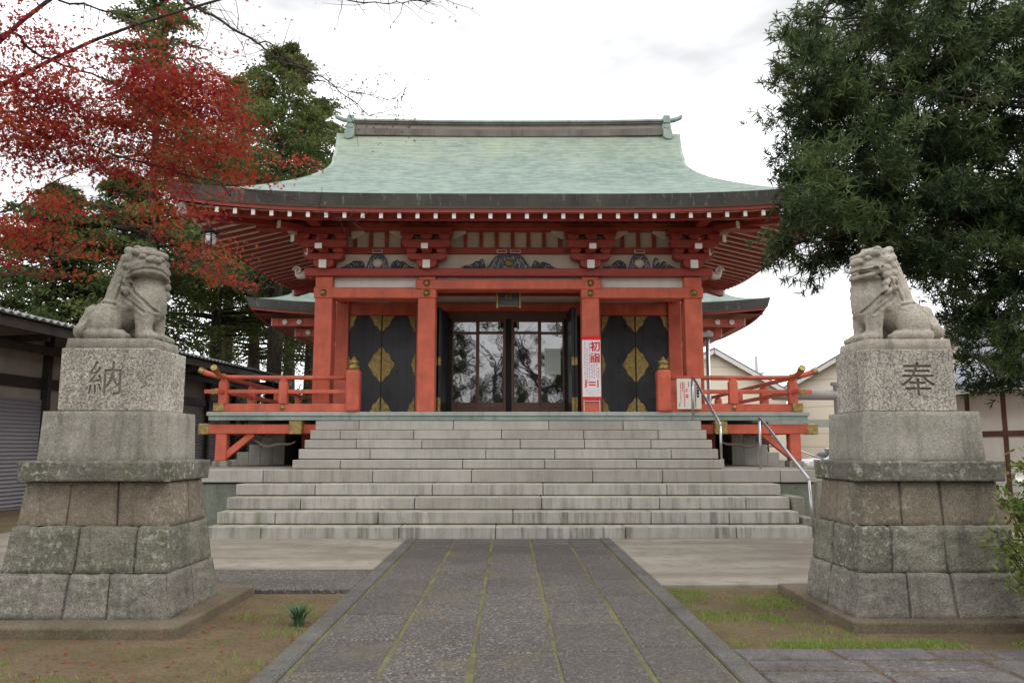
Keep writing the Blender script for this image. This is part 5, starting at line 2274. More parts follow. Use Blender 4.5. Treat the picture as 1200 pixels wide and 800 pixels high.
for a, b in ((0, (-9.0, 11.1, 4.6)), (1, (-8.8, 11.1, 5.6)), (2, (-8.7, 11.1, 6.0)), (4, (-8.7, 11.1, 6.0)), (5, (-9.1, 11, 3.4)), (6, (-9.0, 11.1, 4.4)), (7, (-9.2, 11, 2.6))):
    s0 = spines[a][0]
    m_ = (s0 + Vector(b)) / 2 + Vector((0, 0, 0.3))
    limb(wood, [b, m_, s0], 0.04, lims[a][1] * 0.6, 7)
# side twigs
twig_ends = []
for si, sp in enumerate(spines):
    for p in sp[4::1]:
        for _ in range(2):
            if random.random() < 0.8:
                d = Vector((random.gauss(0.3, 0.7), random.gauss(0, 0.6), random.gauss(-0.05, 0.45))).normalized()
                L = random.uniform(0.25, 0.85)
                q = p
                pl = [p]
                for k in range(3):
                    d = (d + Vector((random.gauss(0, 0.25), random.gauss(0, 0.25), random.gauss(0, 0.2)))).normalized()
                    q = q + d * L / 3
                    pl.append(q)
                wood.tube(pl, [0.006, 0.005, 0.004, 0.0025], 4)
                twig_ends.append((si, q, pl))
wood.build('trunk', M['bark'], mp, smooth=True)
# leaf sprays: (u, v, ru, rv, Y, amount)
BL = [(25, 30, 40, 32, 10.8, 420), (15, 75, 26, 20, 10.9, 120), (110, 65, 40, 14, 11.2, 130), (150, 85, 45, 26, 11.5, 620), (215, 105, 48, 24, 11.8, 760), (245, 128, 34, 20, 12.0, 420), (190, 120, 46, 18, 11.7, 480),
      (20, 110, 42, 22, 10.9, 330), (75, 110, 40, 20, 11.1, 320), (110, 135, 46, 18, 11.4, 420), (165, 155, 52, 18, 11.8, 560), (250, 165, 42, 22, 12.2, 420), (30, 170, 42, 22, 11.1, 480), (10, 150, 20, 20, 11, 120),
      (85, 178, 42, 14, 11.4, 260), (130, 200, 40, 12, 11.7, 180), (215, 195, 48, 16, 12.3, 430), (160, 185, 40, 14, 12.0, 240), (270, 205, 34, 12, 12.6, 170), (185, 225, 26, 16, 12.4, 230), (205, 245, 24, 16, 12.6, 190), (228, 235, 16, 14, 12.7, 140),
      (250, 305, 36, 14, 12.9, 260), (285, 328, 24, 10, 13.0, 130), (222, 285, 24, 14, 12.8, 160), (195, 262, 20, 12, 12.5, 110), (20, 262, 40, 14, 11.3, 260), (60, 280, 38, 12, 11.5, 220), (90, 255, 26, 10, 11.6, 130), (15, 290, 26, 16, 11.3, 240),
      (45, 310, 30, 10, 11.5, 120), (110, 250, 34, 9, 11.8, 130), (45, 210, 20, 9, 11.3, 60), (300, 25, 20, 10, 11.3, 10), (320, 185, 60, 40, 13.2, 130), (130, 20, 60, 16, 11.2, 30), (180, 30, 60, 22, 11.4, 40), (240, 60, 40, 20, 11.6, 25),
      (20, 110, 42, 24, 10.9, 420), (75, 112, 42, 22, 11.1, 420), (30, 172, 44, 22, 11.1, 420), (85, 170, 42, 18, 11.4, 300), (12, 140, 24, 24, 10.8, 260), (50, 140, 40, 16, 11.2, 300), (10, 215, 30, 12, 11.1, 120), (15, 275, 34, 20, 11.3, 300), (240, 110, 30, 26, 12.0, 260), (262, 140, 20, 22, 12.1, 200)]
cs, szs, tnt = [], [], []
for (u, v, ru, rv, Y, n) in BL:
    n = int(n * (2.1 if v < 215 else 1.4))
    c = P(u, v, Y)
    sc = Y / F
    k = max(3, int(n / 38))
    sub = RNG.normal(size=(k, 3)) * np.array([ru * sc * 0.55, 0.45, rv * sc * 0.55])
    pick = RNG.integers(0, k, n)
    off = sub[pick] + RNG.normal(size=(n, 3)) * np.array([0.20, 0.20, 0.035])
    cs.append(np.array(c) + off)
    szs.append(RNG.uniform(0.026, 0.064, n))
    hue = RNG.uniform(-0.2, 0.8, k)[pick] + RNG.normal(0, 0.18, n) + (0.2 if v > 110 else -0.12)
    tnt.append(np.clip(hue, 0, 1))
cs = np.concatenate(cs)
szs = np.concatenate(szs)
tnt = np.concatenate(tnt)
V, Fi = leaf_cloud(cs, szs, STAR, 0.9)
np_mesh('crown', V, Fi, len(STAR), M['maple_leaf'], mp, tint=np.repeat(tnt, len(STAR)))
# sparse dry leaves left on the bare branch ends
cs = []
for si, q, pl in twig_ends:
    if si in (2, 3, 4):
        for k in range(random.randint(1, 5)):
            cs.append(np.array(pl[random.randint(1, 3)]) + RNG.normal(0, 0.04, 3))
for k in range(70):
    cs.append(np.array(P(random.gauss(462, 22), random.gauss(148, 16), 11.9)))
for k in range(26):
    cs.append(np.array(P(random.gauss(440, 14), random.gauss(92, 6), 11.7)))
cs = np.array(cs)
V, Fi = leaf_cloud(cs, RNG.uniform(0.018, 0.04, len(cs)), STAR, 0.2)
np_mesh('dry_leaves', V, Fi, len(STAR), M['dry_leaf'], mp, tint=np.repeat(RNG.uniform(0, 1, len(cs)), len(STAR)))


# ================================================================== CONIFERS BEHIND (left)
def conifer(u, vtop, vlow, Y, half, label, seed, n=17000, trunk_r=0.28, light=0.0):
    random.seed(seed)
    top = P(u, vtop, Y)
    low = P(u, vlow, Y)
    x = top.x
    t = thing('cypress_tree', (x, Y, -0.05), label, 'tree', 'tall evergreens behind the left of the hall')
    H = top.z
    wd = MB()
    wd.tube([(x, Y, -0.1), (x + 0.05, Y, H * 0.3), (x - 0.05, Y, H * 0.65), (x, Y, H * 0.97)], [trunk_r * 1.15, trunk_r * 0.9, trunk_r * 0.5, 0.03], 9)
    z0 = low.z
    cs, axs, tn = [], [], []
    nb = 190
    n = int(n * 1.7)
    per = n // nb
    for k in range(nb):
        f = (k + random.random()) / nb
        z = z0 + (H - z0) * f
        rad = half * 1.4 * (1 - f) ** 0.75 * random.uniform(0.5, 1.15) + 0.25
        a = random.uniform(0, 2 * PI)
        d = np.array([math.cos(a), math.sin(a), 0.0])
        drop = -0.18 + 0.3 * f
        tip = np.array([x, Y, z]) + d * rad + np.array([0, 0, drop * rad])
        wd.tube([(x, Y, z), tuple((np.array([x, Y, z]) + tip) / 2 + np.array([0, 0, 0.12 * rad])), tuple(tip)], [0.05 * (1 - f) + 0.015, 0.03, 0.008], 4)
        s = RNG.uniform(0.15, 1, per) ** 0.7
        base = np.array([x, Y, z]) + np.outer(s, tip - np.array([x, Y, z])) + np.outer(4 * s * (1 - s), [0, 0, 0.09 * rad])
        wdt = (0.22 + 0.33 * rad * 0.4) * (1.1 - 0.4 * s)
        off = RNG.normal(size=(per, 3)) * np.stack([wdt, wdt, wdt * 0.32], 1) * 0.5
        cs.append(base + off)
        ax = d[None, :] * 0.8 + RNG.normal(size=(per, 3)) * 0.5 + np.array([0, 0, -0.35])
        axs.append(ax / np.linalg.norm(ax, axis=1)[:, None])
        tn.append(np.clip(random.uniform(0.05, 0.75) + light + RNG.normal(0, 0.16, per), 0, 1))
    wd.build('trunk', M['bark'], t, smooth=True)
    cs = np.concatenate(cs)
    V, Fi = leaf_cloud(cs, RNG.uniform(0.09, 0.24, len(cs)), LOZ, 0.5, np.concatenate(axs))
    np_mesh('crown', V, Fi, 4, M['conifer_leaf'], t, tint=np.repeat(np.concatenate(tn), 4))


conifer(198, -70, 330, 29, 2.9, 'tall cypress behind the maple, left of the hall roof corner', 1, 20000, 0.24, 0.1)
conifer(335, 56, 345, 34, 5.0, 'broad bright green cypress standing against the left roof slope', 2, 32000, 0.34, 0.2)
conifer(280, 92, 340, 41, 4.4, 'olive green cypress half hidden behind the maple tips', 14, 18000, 0.3, 0.25)
conifer(72, 222, 425, 27, 3.3, 'dark cypress behind the left stone lion', 3, 20000, 0.24)
conifer(150, 205, 430, 31, 3.0, 'lower bushy cypress between the left lion and the hall', 4, 22000, 0.24, 0.14)
conifer(262, 215, 395, 36, 3.3, 'cypress with a bare trunk under the left eave corner', 5, 18000, 0.36, 0.08)
conifer(374, 118, 378, 39, 3.3, 'slim cypress nearest the hall roof verge', 6, 18000, 0.36, 0.12)
conifer(305, 240, 420, 44, 3.0, 'farthest cypress whose dark trunk shows above the shed roof', 9, 12000, 0.42)
conifer(345, 250, 425, 47, 3.0, 'cypress trunk seen close beside the left wing eave', 12, 12000, 0.42)


def bush(x, Y, r, h, label, n):
    t = thing('laurel_bush', (x, Y, -0.05), label, 'bush', 'dark bushes behind the left of the hall')
    wd = MB()
    for k in range(5):
        a = k * 1.3
        limb(wd, [(x, Y, -0.1), (x + 0.3 * r * math.cos(a), Y + 0.3 * r * math.sin(a), h * 0.45), (x + 0.6 * r * math.cos(a), Y + 0.6 * r * math.sin(a), h * 0.85)], 0.05, 0.012, 5)
    wd.build('stem', M['bark'], t, smooth=True)
    k = 70
    sub = RNG.normal(size=(k, 3)) * np.array([r * 0.5, r * 0.5, h * 0.24]) + np.array([x, Y, h * 0.55])
    pick = RNG.integers(0, k, n)
    c = sub[pick] + RNG.normal(size=(n, 3)) * 0.2
    c[:, 2] = np.abs(c[:, 2])
    V, Fi = leaf_cloud(c, RNG.uniform(0.1, 0.2, n), LOZ, 0.5)
    np_mesh('crown', V, Fi, 4, M['conifer_leaf'], t, tint=np.repeat(np.clip(RNG.uniform(0, 0.6, k)[pick], 0, 1), 4))


bush(-11.6, 33.5, 1.5, 3.9, 'dark laurel bush low behind the left railing corner', 6000)
bush(-9.6, 36.0, 1.6, 4.3, 'dark laurel bush between the trunks beyond the left railing', 6000)
bush(-12.4, 39.0, 1.7, 4.8, 'farther laurel bush under the cypress trunks', 6000)

# bare tree at the far left
random.seed(31)
bt = thing('bare_tree', (-24, 38, 0), 'bare grey tree with fine twigs above the shed roof at far left', 'tree')
wd = MB()
tips = []
wd.tube([(-24, 38, -0.1), (-24, 38, 4.0)], [0.3, 0.2], 8)
for k in range(5):
    grow(wd, (-24, 38, 3.6), (random.gauss(0, 0.5), random.gauss(0, 0.4), 1.0), 3.0, 0.11, 4, tips, 0.6, -0.03, 2, 5)
wd.build('trunk', M['bark_pale'], bt, smooth=True)

# ================================================================== GREAT EVERGREEN (right)
random.seed(41)
ev = thing('podocarp_tree', (10.2, 11.5, 0), 'dark evergreen with needle tufts overhanging the right stone lion', 'tree')
wd = MB()
limb(wd, [(10.2, 11.5, -0.1), (10.1, 11.5, 2.5), (9.9, 11.4, 5.0), (9.8, 11.4, 8.0), (9.6, 11.5, 10.5)], 0.42, 0.14, 12)
YB = [(1000, 90, 60, 42, 10.5, 300), (1040, 20, 90, 42, 10.8, 430), (960, 20, 32, 22, 10.4, 110), (1130, 40, 90, 60, 11.2, 520), (1190, 90, 70, 70, 11.2, 460), (1080, 95, 70, 50, 10.8, 430),
      (965, 110, 42, 28, 10.2, 170), (935, 92, 22, 12, 10.0, 60), (990, 150, 55, 32, 10.4, 330), (1060, 165, 70, 40, 10.7, 360), (1150, 150, 60, 40, 11.2, 330), (960, 195, 34, 16, 10.2, 120),
      (985, 225, 56, 32, 10.3, 330), (1050, 240, 60, 36, 10.6, 340), (950, 235, 26, 26, 10.0, 130), (940, 260, 18, 28, 10.0, 80), (1110, 250, 70, 45, 10.9, 360), (1180, 250, 60, 60, 10.8, 400),
      (965, 282, 40, 20, 10.2, 170), (1010, 272, 50, 26, 10.4, 220), (1075, 305, 40, 24, 10.8, 150), (1130, 325, 50, 28, 10.8, 150), (1185, 330, 45, 50, 10.6, 330), (1180, 400, 34, 40, 10.4, 200),
      (1195, 440, 22, 26, 10.3, 90), (1165, 375, 24, 22, 10.6, 70), (1200, 200, 60, 60, 11.0, 330), (1100, 200, 60, 34, 11.2, 220), (1240, 300, 70, 110, 11, 300), (1250, 80, 70, 110, 11.3, 300), (1100, -40, 150, 40, 11, 260)]
tips_c, tips_d, tips_t = [], [], []
trunk_pts = [Vector((10.1, 11.5, z)) for z in (2.6, 3.4, 4.2, 5.0, 5.8, 6.6, 7.4, 8.2)]
for (u, v, ru, rv, Y, n) in YB:
    c = P(u, v, Y)
    tp = min(trunk_pts, key=lambda q: abs(q.z - (c.z - 0.3)))
    mid = (c + tp) / 2 + Vector((0, random.uniform(-0.3, 0.3), 0.25))
    sc = Y / F
    limb(wd, [tp, mid, c], 0.05, 0.012, 6, 0.03)
    n = int(n * 1.9)
    k = max(5, int(n / 16))
    sub = RNG.normal(size=(k, 3)) * np.array([ru * sc * 0.55, 0.6, rv * sc * 0.55])
    sub_d = sub / np.array([ru * sc, 0.9, rv * sc]) + RNG.normal(size=(k, 3)) * 0.35
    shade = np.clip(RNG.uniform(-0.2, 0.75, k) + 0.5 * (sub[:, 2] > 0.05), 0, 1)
    for j in range(k):
        wd.tube([c + Vector(sub[j]) * 0.25, c + Vector(sub[j]) * 0.7 + Vector((0, 0, 0.04)), c + Vector(sub[j])], [0.014, 0.009, 0.005], 4)
    pick = RNG.integers(0, k, n)
    d = sub_d[pick] + RNG.normal(size=(n, 3)) * 0.5 + np.array([-0.1, -0.1, -0.05])
    d /= np.linalg.norm(d, axis=1)[:, None]
    tips_c.append(np.array(c) + sub[pick] + RNG.normal(size=(n, 3)) * np.array([0.11, 0.13, 0.08]))
    tips_d.append(d)
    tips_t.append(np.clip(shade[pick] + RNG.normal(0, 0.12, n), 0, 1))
tips_c = np.concatenate(tips_c)
tips_d = np.concatenate(tips_d)
tips_t = np.concatenate(tips_t)
wd.build('trunk', M['bark'], ev, smooth=True)
NL = 13
n = len(tips_c)
cen = np.repeat(tips_c, NL, 0)
dd = np.repeat(tips_d, NL, 0)
al = RNG.uniform(-0.07, 0.04, n * NL)
cen = cen + dd * al[:, None]
ax = dd * RNG.uniform(0.3, 0.9, n * NL)[:, None] + rand_unit(n * NL) * 0.75
ax /= np.linalg.norm(ax, axis=1)[:, None]
V, Fi = leaf_cloud(cen, RNG.uniform(0.08, 0.16, n * NL), [(0, 0), (0.35, 0.075), (1, 0), (0.35, -0.075)], 0, ax)
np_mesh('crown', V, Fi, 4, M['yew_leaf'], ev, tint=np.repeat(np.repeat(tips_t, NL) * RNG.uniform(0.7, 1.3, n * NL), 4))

# ================================================================== SHRUB, TUFT, GRASS, FALLEN LEAVES
random.seed(51)
sh = thing('leafy_shrub', (4.42, 6.6, -0.04), 'leafy green shrub with a white bloom in front of the right pedestal', 'shrub')
wd = MB()
cs, ax, tn = [], [], []
for k in range(74):
    a = random.uniform(0, 2 * PI)
    rr = random.uniform(0.05, 0.46)
    zt = random.uniform(0.5, 1.42)
    if rr > 0.32:
        zt *= 0.8
    e = Vector((4.42 + rr * math.cos(a), 6.6 + rr * math.sin(a) * 0.8, zt))
    m_ = Vector((4.42 + rr * 0.4 * math.cos(a), 6.6 + rr * 0.4 * math.sin(a), zt * 0.55))
    pl = limb(wd, [(4.42 + random.gauss(0, 0.04), 6.6 + random.gauss(0, 0.04), -0.06), m_, e], 0.012, 0.004, 5)
    shade = random.random()
    for q in pl[4:]:
        for j in range(13):
            cs.append(np.array(q) + RNG.normal(0, 0.055, 3))
            d = RNG.normal(size=3) + np.array([0, 0, 0.5])
            ax.append(d / np.linalg.norm(d))
            tn.append(np.clip(shade * 0.7 + RNG.normal(0.15, 0.15), 0, 1))
wd.build('stem', M['bark'], sh, smooth=True)
cs = np.array(cs)
V, Fi = leaf_cloud(cs, RNG.uniform(0.045, 0.085, len(cs)), [(0, 0), (0.35, 0.19), (0.7, 0.14), (1, 0), (0.7, -0.14), (0.35, -0.19)], 0.7, np.array(ax))
np_mesh('foliage', V, Fi, 6, M['shrub_leaf'], sh, tint=np.repeat(np.array(tn), 6))
fl = MB()
fc = P(1192, 558, 6.35)
for k in range(9):
    a = 2 * PI * k / 9
    Mx = Matrix.Translation(fc) @ Matrix.Rotation(a, 4, 'Y') @ Matrix.Rotation(R(25), 4, 'X')
    vs = [Mx @ Vector(p) for p in ((0, 0, 0), (0.016, -0.012, 0.03), (0, -0.016, 0.055), (-0.016, -0.012, 0.03))]
    fl.add(vs, [(0, 1, 2, 3)])
fl.build('flower', M['petal'], sh, fix=False)

tc = Vector((-1.84, 7.25, -0.04))
tu = thing('lily_tuft', tc, 'tuft of dark strap leaves at the left edge of the path', 'plant')
bl = MB()
for k in range(60):
    a = random.uniform(0, 2 * PI)
    L = random.uniform(0.16, 0.30)
    out = random.uniform(0.3, 1.0)
    d = Vector((math.cos(a), math.sin(a), 0))
    b0 = tc + d * random.uniform(0, 0.05)
    pts = [b0 + d * (L * out * t * t * 0.8) + Vector((0, 0, L * (t - 0.45 * out * t * t))) for t in (0, 0.3, 0.6, 0.85, 1.0)]
    sd = Vector((-d.y, d.x, 0)) * 0.008
    o_ = len(bl.v)
    for i, p in enumerate(pts):
        w = (1, 1, 0.85, 0.55, 0.06)[i]
        bl.v += [tuple(p - sd * w), tuple(p + sd * w)]
    for i in range(4):
        bl.f.append((o_ + 2 * i, o_ + 2 * i + 1, o_ + 2 * i + 3, o_ + 2 * i + 2))
        bl.m.append(0)
bo = bl.build('blades', M['tuft'], tu, fix=False)
at = bo.data.attributes.new('tint', 'FLOAT', 'FACE')
at.data.foreach_set('value', list(np.repeat(RNG.uniform(0, 1, 60), 4)))

# grass: sparse clumps on the bare soil
cl = []


def patch(n, x0, x1, y0, y1, thr=0.0):
    k = 0
    while k < n:
        x, y = random.uniform(x0, x1), random.uniform(y0, y1)
        if mnoise.noise(Vector((x * 1.6, y * 1.6, 3.3))) > thr and not (abs(x) < 1.7):
            cl.append((x, y))
            k += 1


patch(140, -4.2, -1.75, 4.6, 6.5, 0.12)
patch(60, -2.5, -1.72, 6.4, 8.7, 0.1)
patch(200, 1.75, 3.0, 7.4, 9.0, 0.05)
patch(260, 2.1, 4.6, 6.42, 6.62, -0.3)
patch(60, 2.2, 2.9, 6.6, 8.2, 0.0)
patch(60, 1.72, 2.1, 6.45, 8.9, -0.2)
cs, ax = [], []
for (x, y) in cl:
    m_ = random.randint(7, 22)
    for k in range(m_):
        cs.append((x + random.gauss(0, 0.05), y + random.gauss(0, 0.05), -0.047))
        d = np.array([random.gauss(0, 0.6), random.gauss(0, 0.6), random.uniform(0.5, 1.2)])
        ax.append(d / np.linalg.norm(d))
cs = np.array(cs)
cs[:, 2] += 0.002
ax = np.array(ax)
nr = np.cross(ax, rand_unit(len(cs)))
nr /= np.linalg.norm(nr, axis=1)[:, None]
V, Fi = leaf_cloud(cs, RNG.uniform(0.016, 0.042, len(cs)), [(0, 0.1), (0.6, 0.05), (1, 0), (0.6, -0.05), (0, -0.06)], 0, ax, nr)
tag(np_mesh('grass', V, Fi, 5, M['grass_blade'], tint=np.repeat(RNG.uniform(0, 1, len(cs)), 5)), 'short sparse grass growing on the bare soil', 'grass', kind='stuff')
n = 190
xy = np.stack([RNG.uniform(-4.6, -1.7, n), RNG.uniform(4.6, 8.7, n)], 1)
xy2 = np.stack([RNG.uniform(1.7, 4.5, 30), RNG.uniform(5.5, 9, 30)], 1)
xy3 = np.stack([RNG.uniform(-1.6, 1.6, 9), RNG.uniform(4.5, 13, 9)], 1)
cs = np.concatenate([xy, xy2, xy3])
zz = np.where(np.abs(cs[:, 0]) < 1.7, 0.008, -0.035)
cs = np.column_stack([cs, zz])
V, Fi = leaf_cloud(cs, RNG.uniform(0.018, 0.036, len(cs)), STAR, 3.5)
tag(np_mesh('fallen_leaves', V, Fi, len(STAR), M['maple_leaf'], tint=np.repeat(RNG.uniform(0.2, 1, len(cs)), len(STAR))), 'red and orange maple leaves lying on the soil', 'leaves', kind='stuff')

n = 900
cs = np.column_stack([np.concatenate([RNG.uniform(-4.8, -1.7, 560), RNG.uniform(1.7, 4.6, 340)]), RNG.uniform(4.6, 8.9, n), np.full(n, -0.037)])
V, Fi = leaf_cloud(cs, RNG.uniform(0.008, 0.026, n), STAR, 2.5)
tag(np_mesh('leaf_litter', V, Fi, len(STAR), M['dry_leaf'], tint=np.repeat(RNG.uniform(0, 1, n), len(STAR))), 'small brown crumpled leaves scattered on the soil', 'leaves', kind='stuff')

# ================================================================== SHED (left)
shed = thing('long_shed', (-12.6, 22, -0.05), 'long low shed with corrugated roof edge and grey shutter behind the left pedestal', 'shed')
A, B = Vector((-11.05, 13.0, 4.4)), Vector((-9.15, 34.0, 4.4))
ed = (B - A)
edn = Vector((ed.x, ed.y, 0)).normalized()
inn = Vector((-edn.y, edn.x, 0))        # away from the yard, to the left
L = ed.length
# corrugated roof
rf = MB()
nw = 420
rows = [(0.0, 0.0), (2.5, 0.40), (5.0, 0.8)]
for (d, up_) in rows:
    for k in range(nw + 1):
        p = A + edn * (L * k / nw) + inn * d + Vector((0, 0, up_ + 0.035 * math.sin(k / nw * L / 0.26 * 2 * PI)))
        rf.v.append(tuple(p))
for j in range(2):
    for k in range(nw):
        a = j * (nw + 1) + k
        rf.f.append((a, a + 1, a + nw + 2, a + nw + 1))
        rf.m.append(0)
ro = rf.build('roof', M['sheet'], shed, smooth=True, fix=False)
sm = ro.modifiers.new('thickness', 'SOLIDIFY')
sm.thickness = 0.03
b = MB()
b.bar(A + inn * 0.15 + Vector((0, 0, -0.20)), B + inn * 0.15 + Vector((0, 0, -0.20)), 0.10, 0.22)
b.build('eave_beam', M['darkwood'], shed)
b = MB()
o_ = 0
for d, z in ((0.2, -0.10), (1.95, 0.14)):
    for q in (A, B):
        b.v.append(tuple(q + inn * d + Vector((0, 0, z))))
b.f.append((0, 1, 3, 2))
b.m.append(0)
b.build('soffit', M['soffit'], shed, fix=False)
W0, W1 = A + inn * 1.95, B + inn * 1.95
b = MB()
b.add([(W0.x, W0.y, -0.1), (W1.x, W1.y, -0.1), (W1.x, W1.y, 4.7), (W0.x, W0.y, 4.7), *[(q.x + inn.x * 4, q.y + inn.y * 4, z) for q, z in ((W0, -0.1), (W1, -0.1), (W1, 5.0), (W0, 5.0))]],
      [(0, 1, 2, 3), (4, 5, 6, 7), (0, 4, 7, 3), (1, 5, 6, 2)])
b.build('wall', M['shedwall'], shed)
for k in range(9):
    q = W0 + edn * (1.0 + k * 2.3) - inn * 0.09
    b = MB()
    b.bar((q.x, q.y, -0.1), (q.x, q.y, 4.5), 0.17, 0.17)
    b.build('post', M['darkwood'], shed)
    q2 = q - inn * 1.6
    b = MB()
    b.bar((q.x, q.y, 4.02), (q2.x, q2.y, 4.06), 0.11, 0.16)
    b.build('outrigger', M['darkwood'], shed)
b = MB()
b.bar(W0 - inn * 0.06 + Vector((0, 0, -1.25)), W1 - inn * 0.06 + Vector((0, 0, -1.25)), 0.08, 0.28)
b.bar(W0 - inn * 0.9 + Vector((0, 0, -0.52)), W1 - inn * 0.9 + Vector((0, 0, -0.52)), 0.12, 0.2)
b.build('wall_beam', M['darkwood'], shed)
for k0 in (6.2, 8.5, 12.0, 16.0):
    q = W0 + edn * k0 - inn * 0.03
    q2 = q + edn * 2.0
    b = MB()
    b.bar((q.x, q.y, 1.35), (q2.x, q2.y, 1.35), 0.04, 2.75)
    b.build('shutter', M['shutter'], shed)

# ================================================================== HOUSES (right)


def house(loc, rot, w, d, hw, hr, wallmat, roofmat, label, wins, over=0.45, timber=False):
    """gable house: ridge along local x, w along x, d along y"""
    t = thing('house', (loc[0], loc[1], -0.05), label, 'house', 'houses beyond the right of the hall')
    Mx = Matrix.Translation((loc[0], loc[1], -0.05)) @ Matrix.Rotation(R(rot), 4, 'Z')

    def tr(mb):
        mb.v = [tuple(Mx @ Vector(p)) for p in mb.v]
        return mb
    b = MB()
    b.prism_x([(-d / 2, 0), (d / 2, 0), (d / 2, hw), (0, hr), (-d / 2, hw)], -w / 2, w / 2)
    tr(b).build('wall', wallmat, t)
    sl = (hr - hw) / (d / 2)
    b = MB()
    th = 0.14
    for s in (-1, 1):
        e = d / 2 + over
        pl = [(0, hr + 0.02), (s * e, hr - sl * e + 0.02), (s * e, hr - sl * e + 0.02 + th), (0, hr + 0.02 + th)]
        b.prism_x(pl, -w / 2 - over, w / 2 + over)
    tr(b).build('roof', roofmat, t)
    b = MB()
    for s in (-1, 1):
        e = d / 2 + over
        for xx in (-w / 2 - over, w / 2 + over):
            b.bar((xx, 0, hr - 0.08), (xx, s * e, hr - sl * e - 0.08), 0.06, 0.2)
        b.bar((-w / 2 - over, s * e, hr - sl * e - 0.06), (w / 2 + over, s * e, hr - sl * e - 0.06), 0.12, 0.12)
    tr(b).build('bargeboard', M['white'], t)
    for (face, a, z, ww, wh) in wins:
        b = MB()
        g_ = MB()
        if face in ('f', 'b'):
            y = -d / 2 if face == 'f' else d / 2
            s = -1 if face == 'f' else 1
            b.box(a - ww / 2 - 0.07, a + ww / 2 + 0.07, *sorted((y + s * 0.06, y - s * 0.05)), z - wh / 2 - 0.07, z + wh / 2 + 0.07)
            g_.box(a - ww / 2, a + ww / 2, *sorted((y + s * 0.08, y + s * 0.03)), z - wh / 2, z + wh / 2)
        else:
            x = -w / 2 if face == 'l' else w / 2
            s = -1 if face == 'l' else 1
            b.box(*sorted((x + s * 0.06, x - s * 0.05)), a - ww / 2 - 0.07, a + ww / 2 + 0.07, z - wh / 2 - 0.07, z + wh / 2 + 0.07)
            g_.box(*sorted((x + s * 0.08, x + s * 0.03)), a - ww / 2, a + ww / 2, z - wh / 2, z + wh / 2)
        f = tr(b).build('window', M['white'], t)
        tr(g_).build('pane', M['winglass'], f)
    if timber:
        b = MB()
        for k in range(9):
            xx = -w / 2 + 0.05 + (w - 0.1) * k / 8
            b.box(xx - 0.07, xx + 0.07, -d / 2 - 0.03, -d / 2 + 0.02, 0, hw - 0.06)
        b.box(-w / 2, w / 2, -d / 2 - 0.034, -d / 2 + 0.02, 1.85, 2.0)
        b.box(-w / 2, w / 2, -d / 2 - 0.036, -d / 2 + 0.02, hw - 0.2, hw - 0.06)
        b.box(-w / 2, w / 2, -d / 2 - 0.036, -d / 2 + 0.02, 0, 0.16)
        tr(b).build('timber_frame', M['brown'], t)
    return t


house((11.6, 49, 0), 90, 8, 8.2, 4.6, 7.0, M['siding'], M['slate'], 'cream gabled house seen between the hall and the railing', [('l', 2.2, 4.0, 1.4, 0.9), ('l', -1.4, 2.6, 1.2, 1.0)])
house((22.5, 46, 0), 38, 9.5, 8, 4.9, 6.7, M['siding'], M['slate'], 'cream sided house with a dark slate roof beside the right pedestal', [('f', -1.8, 2.7, 1.0, 1.1), ('l', 0.6, 3.2, 0.9, 1.0), ('l', -1.6, 1.2, 1.2, 1.6)])
house((15.75, 21.0, 0), -76, 10, 4.0, 3.35, 4.0, M['plaster'], M['tile'], 'white plastered outbuilding with dark timber frame and tiled roof at right edge', [], 0.6, True)
house((24.0, 33, 0), -20, 9, 7, 5.2, 7.2, M['siding'], M['tile'], 'two storey tiled house behind the white plastered outbuilding', [('f', -3.0, 4.4, 1.2, 0.8), ('f', -0.6, 4.4, 1.2, 0.8)])

# utility mast and drain pipe
pp = P(886, 417, 50)
t = thing('utility_pole', (pp.x, 50, -0.05), 'thin grey pole standing against the sky right of the hall', 'pole')
b = MB()
b.tube([(pp.x, 50, -0.05), (pp.x, 50, pp.z)], [0.14, 0.09], 10)
b.build('shaft', M['pipe'], t, smooth=True)
b = MB()
b.box(pp.x - 0.5, pp.x + 0.5, 49.95, 50.05, pp.z - 1.15, pp.z - 1.05)
b.build('crossarm', M['pipe'], t)
dp = P(829, 395, 24)
t = thing('drain_pipe', (dp.x, 24, -0.05), 'grey galvanised drain pipe with a flat head close to the right red column', 'pole')
b = MB()
b.tube([(dp.x, 24, -0.05), (dp.x, 24, dp.z)], 0.07, 10)
b.build('shaft', M['steel'], t, smooth=True)
b = MB()
b.box(dp.x - 0.22, dp.x + 0.16, 23.9, 24.1, dp.z, dp.z + 0.14)  # flat head of the drain pipe, no lamp
b.build('pipe_head', M['pipe'], t, bevel=0.02)

# pipe gate beside the hall
pg = thing('pipe_gate', (8.9, 22, -0.05), 'gate of thick grey pipe with one rail between hall and right pedestal', 'gate')
b = MB()
b.tube([(7.3, 22, 2.93), (11.2, 22, 2.93)], 0.135, 14)
b.build('rail', M['pipe'], pg, smooth=True)
for x in (9.13, 11.0):
    b = MB()
    b.tube([(x, 22, -0.05), (x, 22, 3.2)], 0.135, 14)
    b.lathe((x, 22, 3.2), [(0.2, 0), (0.2, 0.08), (0.05, 0.1)], 14)
    b.build('post', M['pipe'], pg, smooth=False)
b = MB()
b.box(6.8, 11.2, 21.95, 22.05, 2.05, 2.25)
b.build('lower_board', M['veranda_edge'], pg)

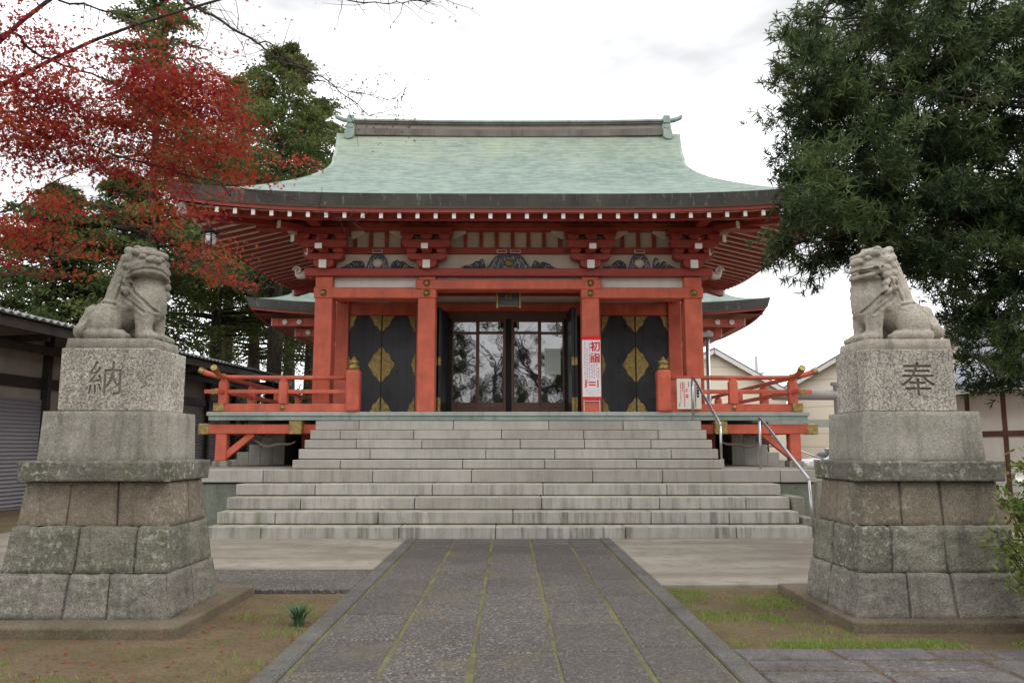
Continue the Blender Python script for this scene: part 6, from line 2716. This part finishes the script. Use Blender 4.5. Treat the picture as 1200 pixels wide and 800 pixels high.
# parked white car
cr = thing('parked_car', (15.6, 38, -0.045), 'white car parked beyond the gate right of the hall', 'car')
prf = [(-2.1, 0.35), (-2.1, 0.75), (-1.95, 0.92), (-1.2, 1.0), (-0.55, 1.48), (0.9, 1.52), (1.6, 1.05), (2.05, 0.95), (2.12, 0.4)]
b = MB()
b.prism_y([(15.9 + x, z) for x, z in prf], 37.2, 38.8)
b.build('body', M['carpaint'], cr, bevel=0.08, seg=3)
b = MB()
for y in (37.19, 38.81):
    b.prism_y([(15.9 + x, z) for x, z in ((-1.0, 1.04), (-0.5, 1.4), (0.15, 1.43), (0.15, 1.04))], y - 0.006, y + 0.006)
    b.prism_y([(15.9 + x, z) for x, z in ((0.22, 1.04), (0.22, 1.43), (0.85, 1.43), (1.35, 1.08))], y - 0.006, y + 0.006)
b.bar((15.9 - 1.22, 38, 1.05), (15.9 - 0.66, 38, 1.42), 1.4, 0.03, up=(0, 0, 1))
b.build('window', M['winglass'], cr)
for x in (-1.35, 1.3):
    for y in (37.25, 38.75):
        b = MB()
        b.tube([(15.9 + x, y - 0.1, 0.31), (15.9 + x, y + 0.1, 0.31)], 0.31, 18)
        wl = b.build('wheel', M['rubber'], cr)
        b = MB()
        b.tube([(15.9 + x, y - 0.108, 0.31), (15.9 + x, y + 0.108, 0.31)], 0.19, 14)
        b.build('rim', M['steel'], wl)
for y in (37.45, 38.55):
    b = MB()
    b.box(13.76, 13.84, y - 0.18, y + 0.18, 0.66, 0.8)
    b.build('headlight', M['lamp_glass'], cr, bevel=0.02)

# ================================================================== TREES BEHIND THE VIEWER (mirrored in the glass doors)
random.seed(61)
for (x, y, hgt, lab) in ((2.2, -8, 5.0, 'bare forked tree across the path, mirrored in the right glass door'), (-1.2, -22, 7.0, 'bare tree far down the path, mirrored in the left glass door')):
    t = thing('bare_tree', (x, y, -0.05), lab, 'tree')
    wd = MB()
    tips = []
    wd.tube([(x, y, -0.1), (x + 0.1, y, hgt)], [0.22, 0.15], 8)
    for k in range(4):
        grow(wd, (x + 0.1, y, hgt - 0.2), (random.gauss(0, 0.6), random.gauss(0, 0.4), 0.9), 2.3, 0.1, 3, tips, 0.65, 0.0, 2, 5)
    wd.build('trunk', M['bark'], t, smooth=True)
for (x, y, r, h, lab) in ((-4.6, -14, 2.0, 13.5, 'dark leafy evergreen across the yard, mirrored in the left glass door'), (4.6, -16, 2.2, 12.0, 'dark leafy evergreen across the yard, mirrored in the right glass door'), (-0.6, -30, 3.4, 12.0, 'distant round evergreen at the end of the path, mirrored between the doors')):
    t = thing('evergreen_tree', (x, y, -0.05), lab, 'tree')
    wd = MB()
    wd.tube([(x, y, -0.1), (x, y, h * 0.8)], [0.25, 0.06], 8)
    wd.build('trunk', M['bark'], t, smooth=True)
    k = 60
    sub = RNG.normal(size=(k, 3)) * np.array([r * 0.55, r * 0.55, h * 0.2]) + np.array([x, y, h * 0.58])
    n = 13000
    pick = RNG.integers(0, k, n)
    cs = sub[pick] + RNG.normal(size=(n, 3)) * 0.3
    V, Fi = leaf_cloud(cs, RNG.uniform(0.15, 0.3, n), LOZ, 0.3)
    np_mesh('crown', V, Fi, 4, M['conifer_leaf'], t, tint=np.repeat(RNG.uniform(0, 0.6, k)[pick], 4))
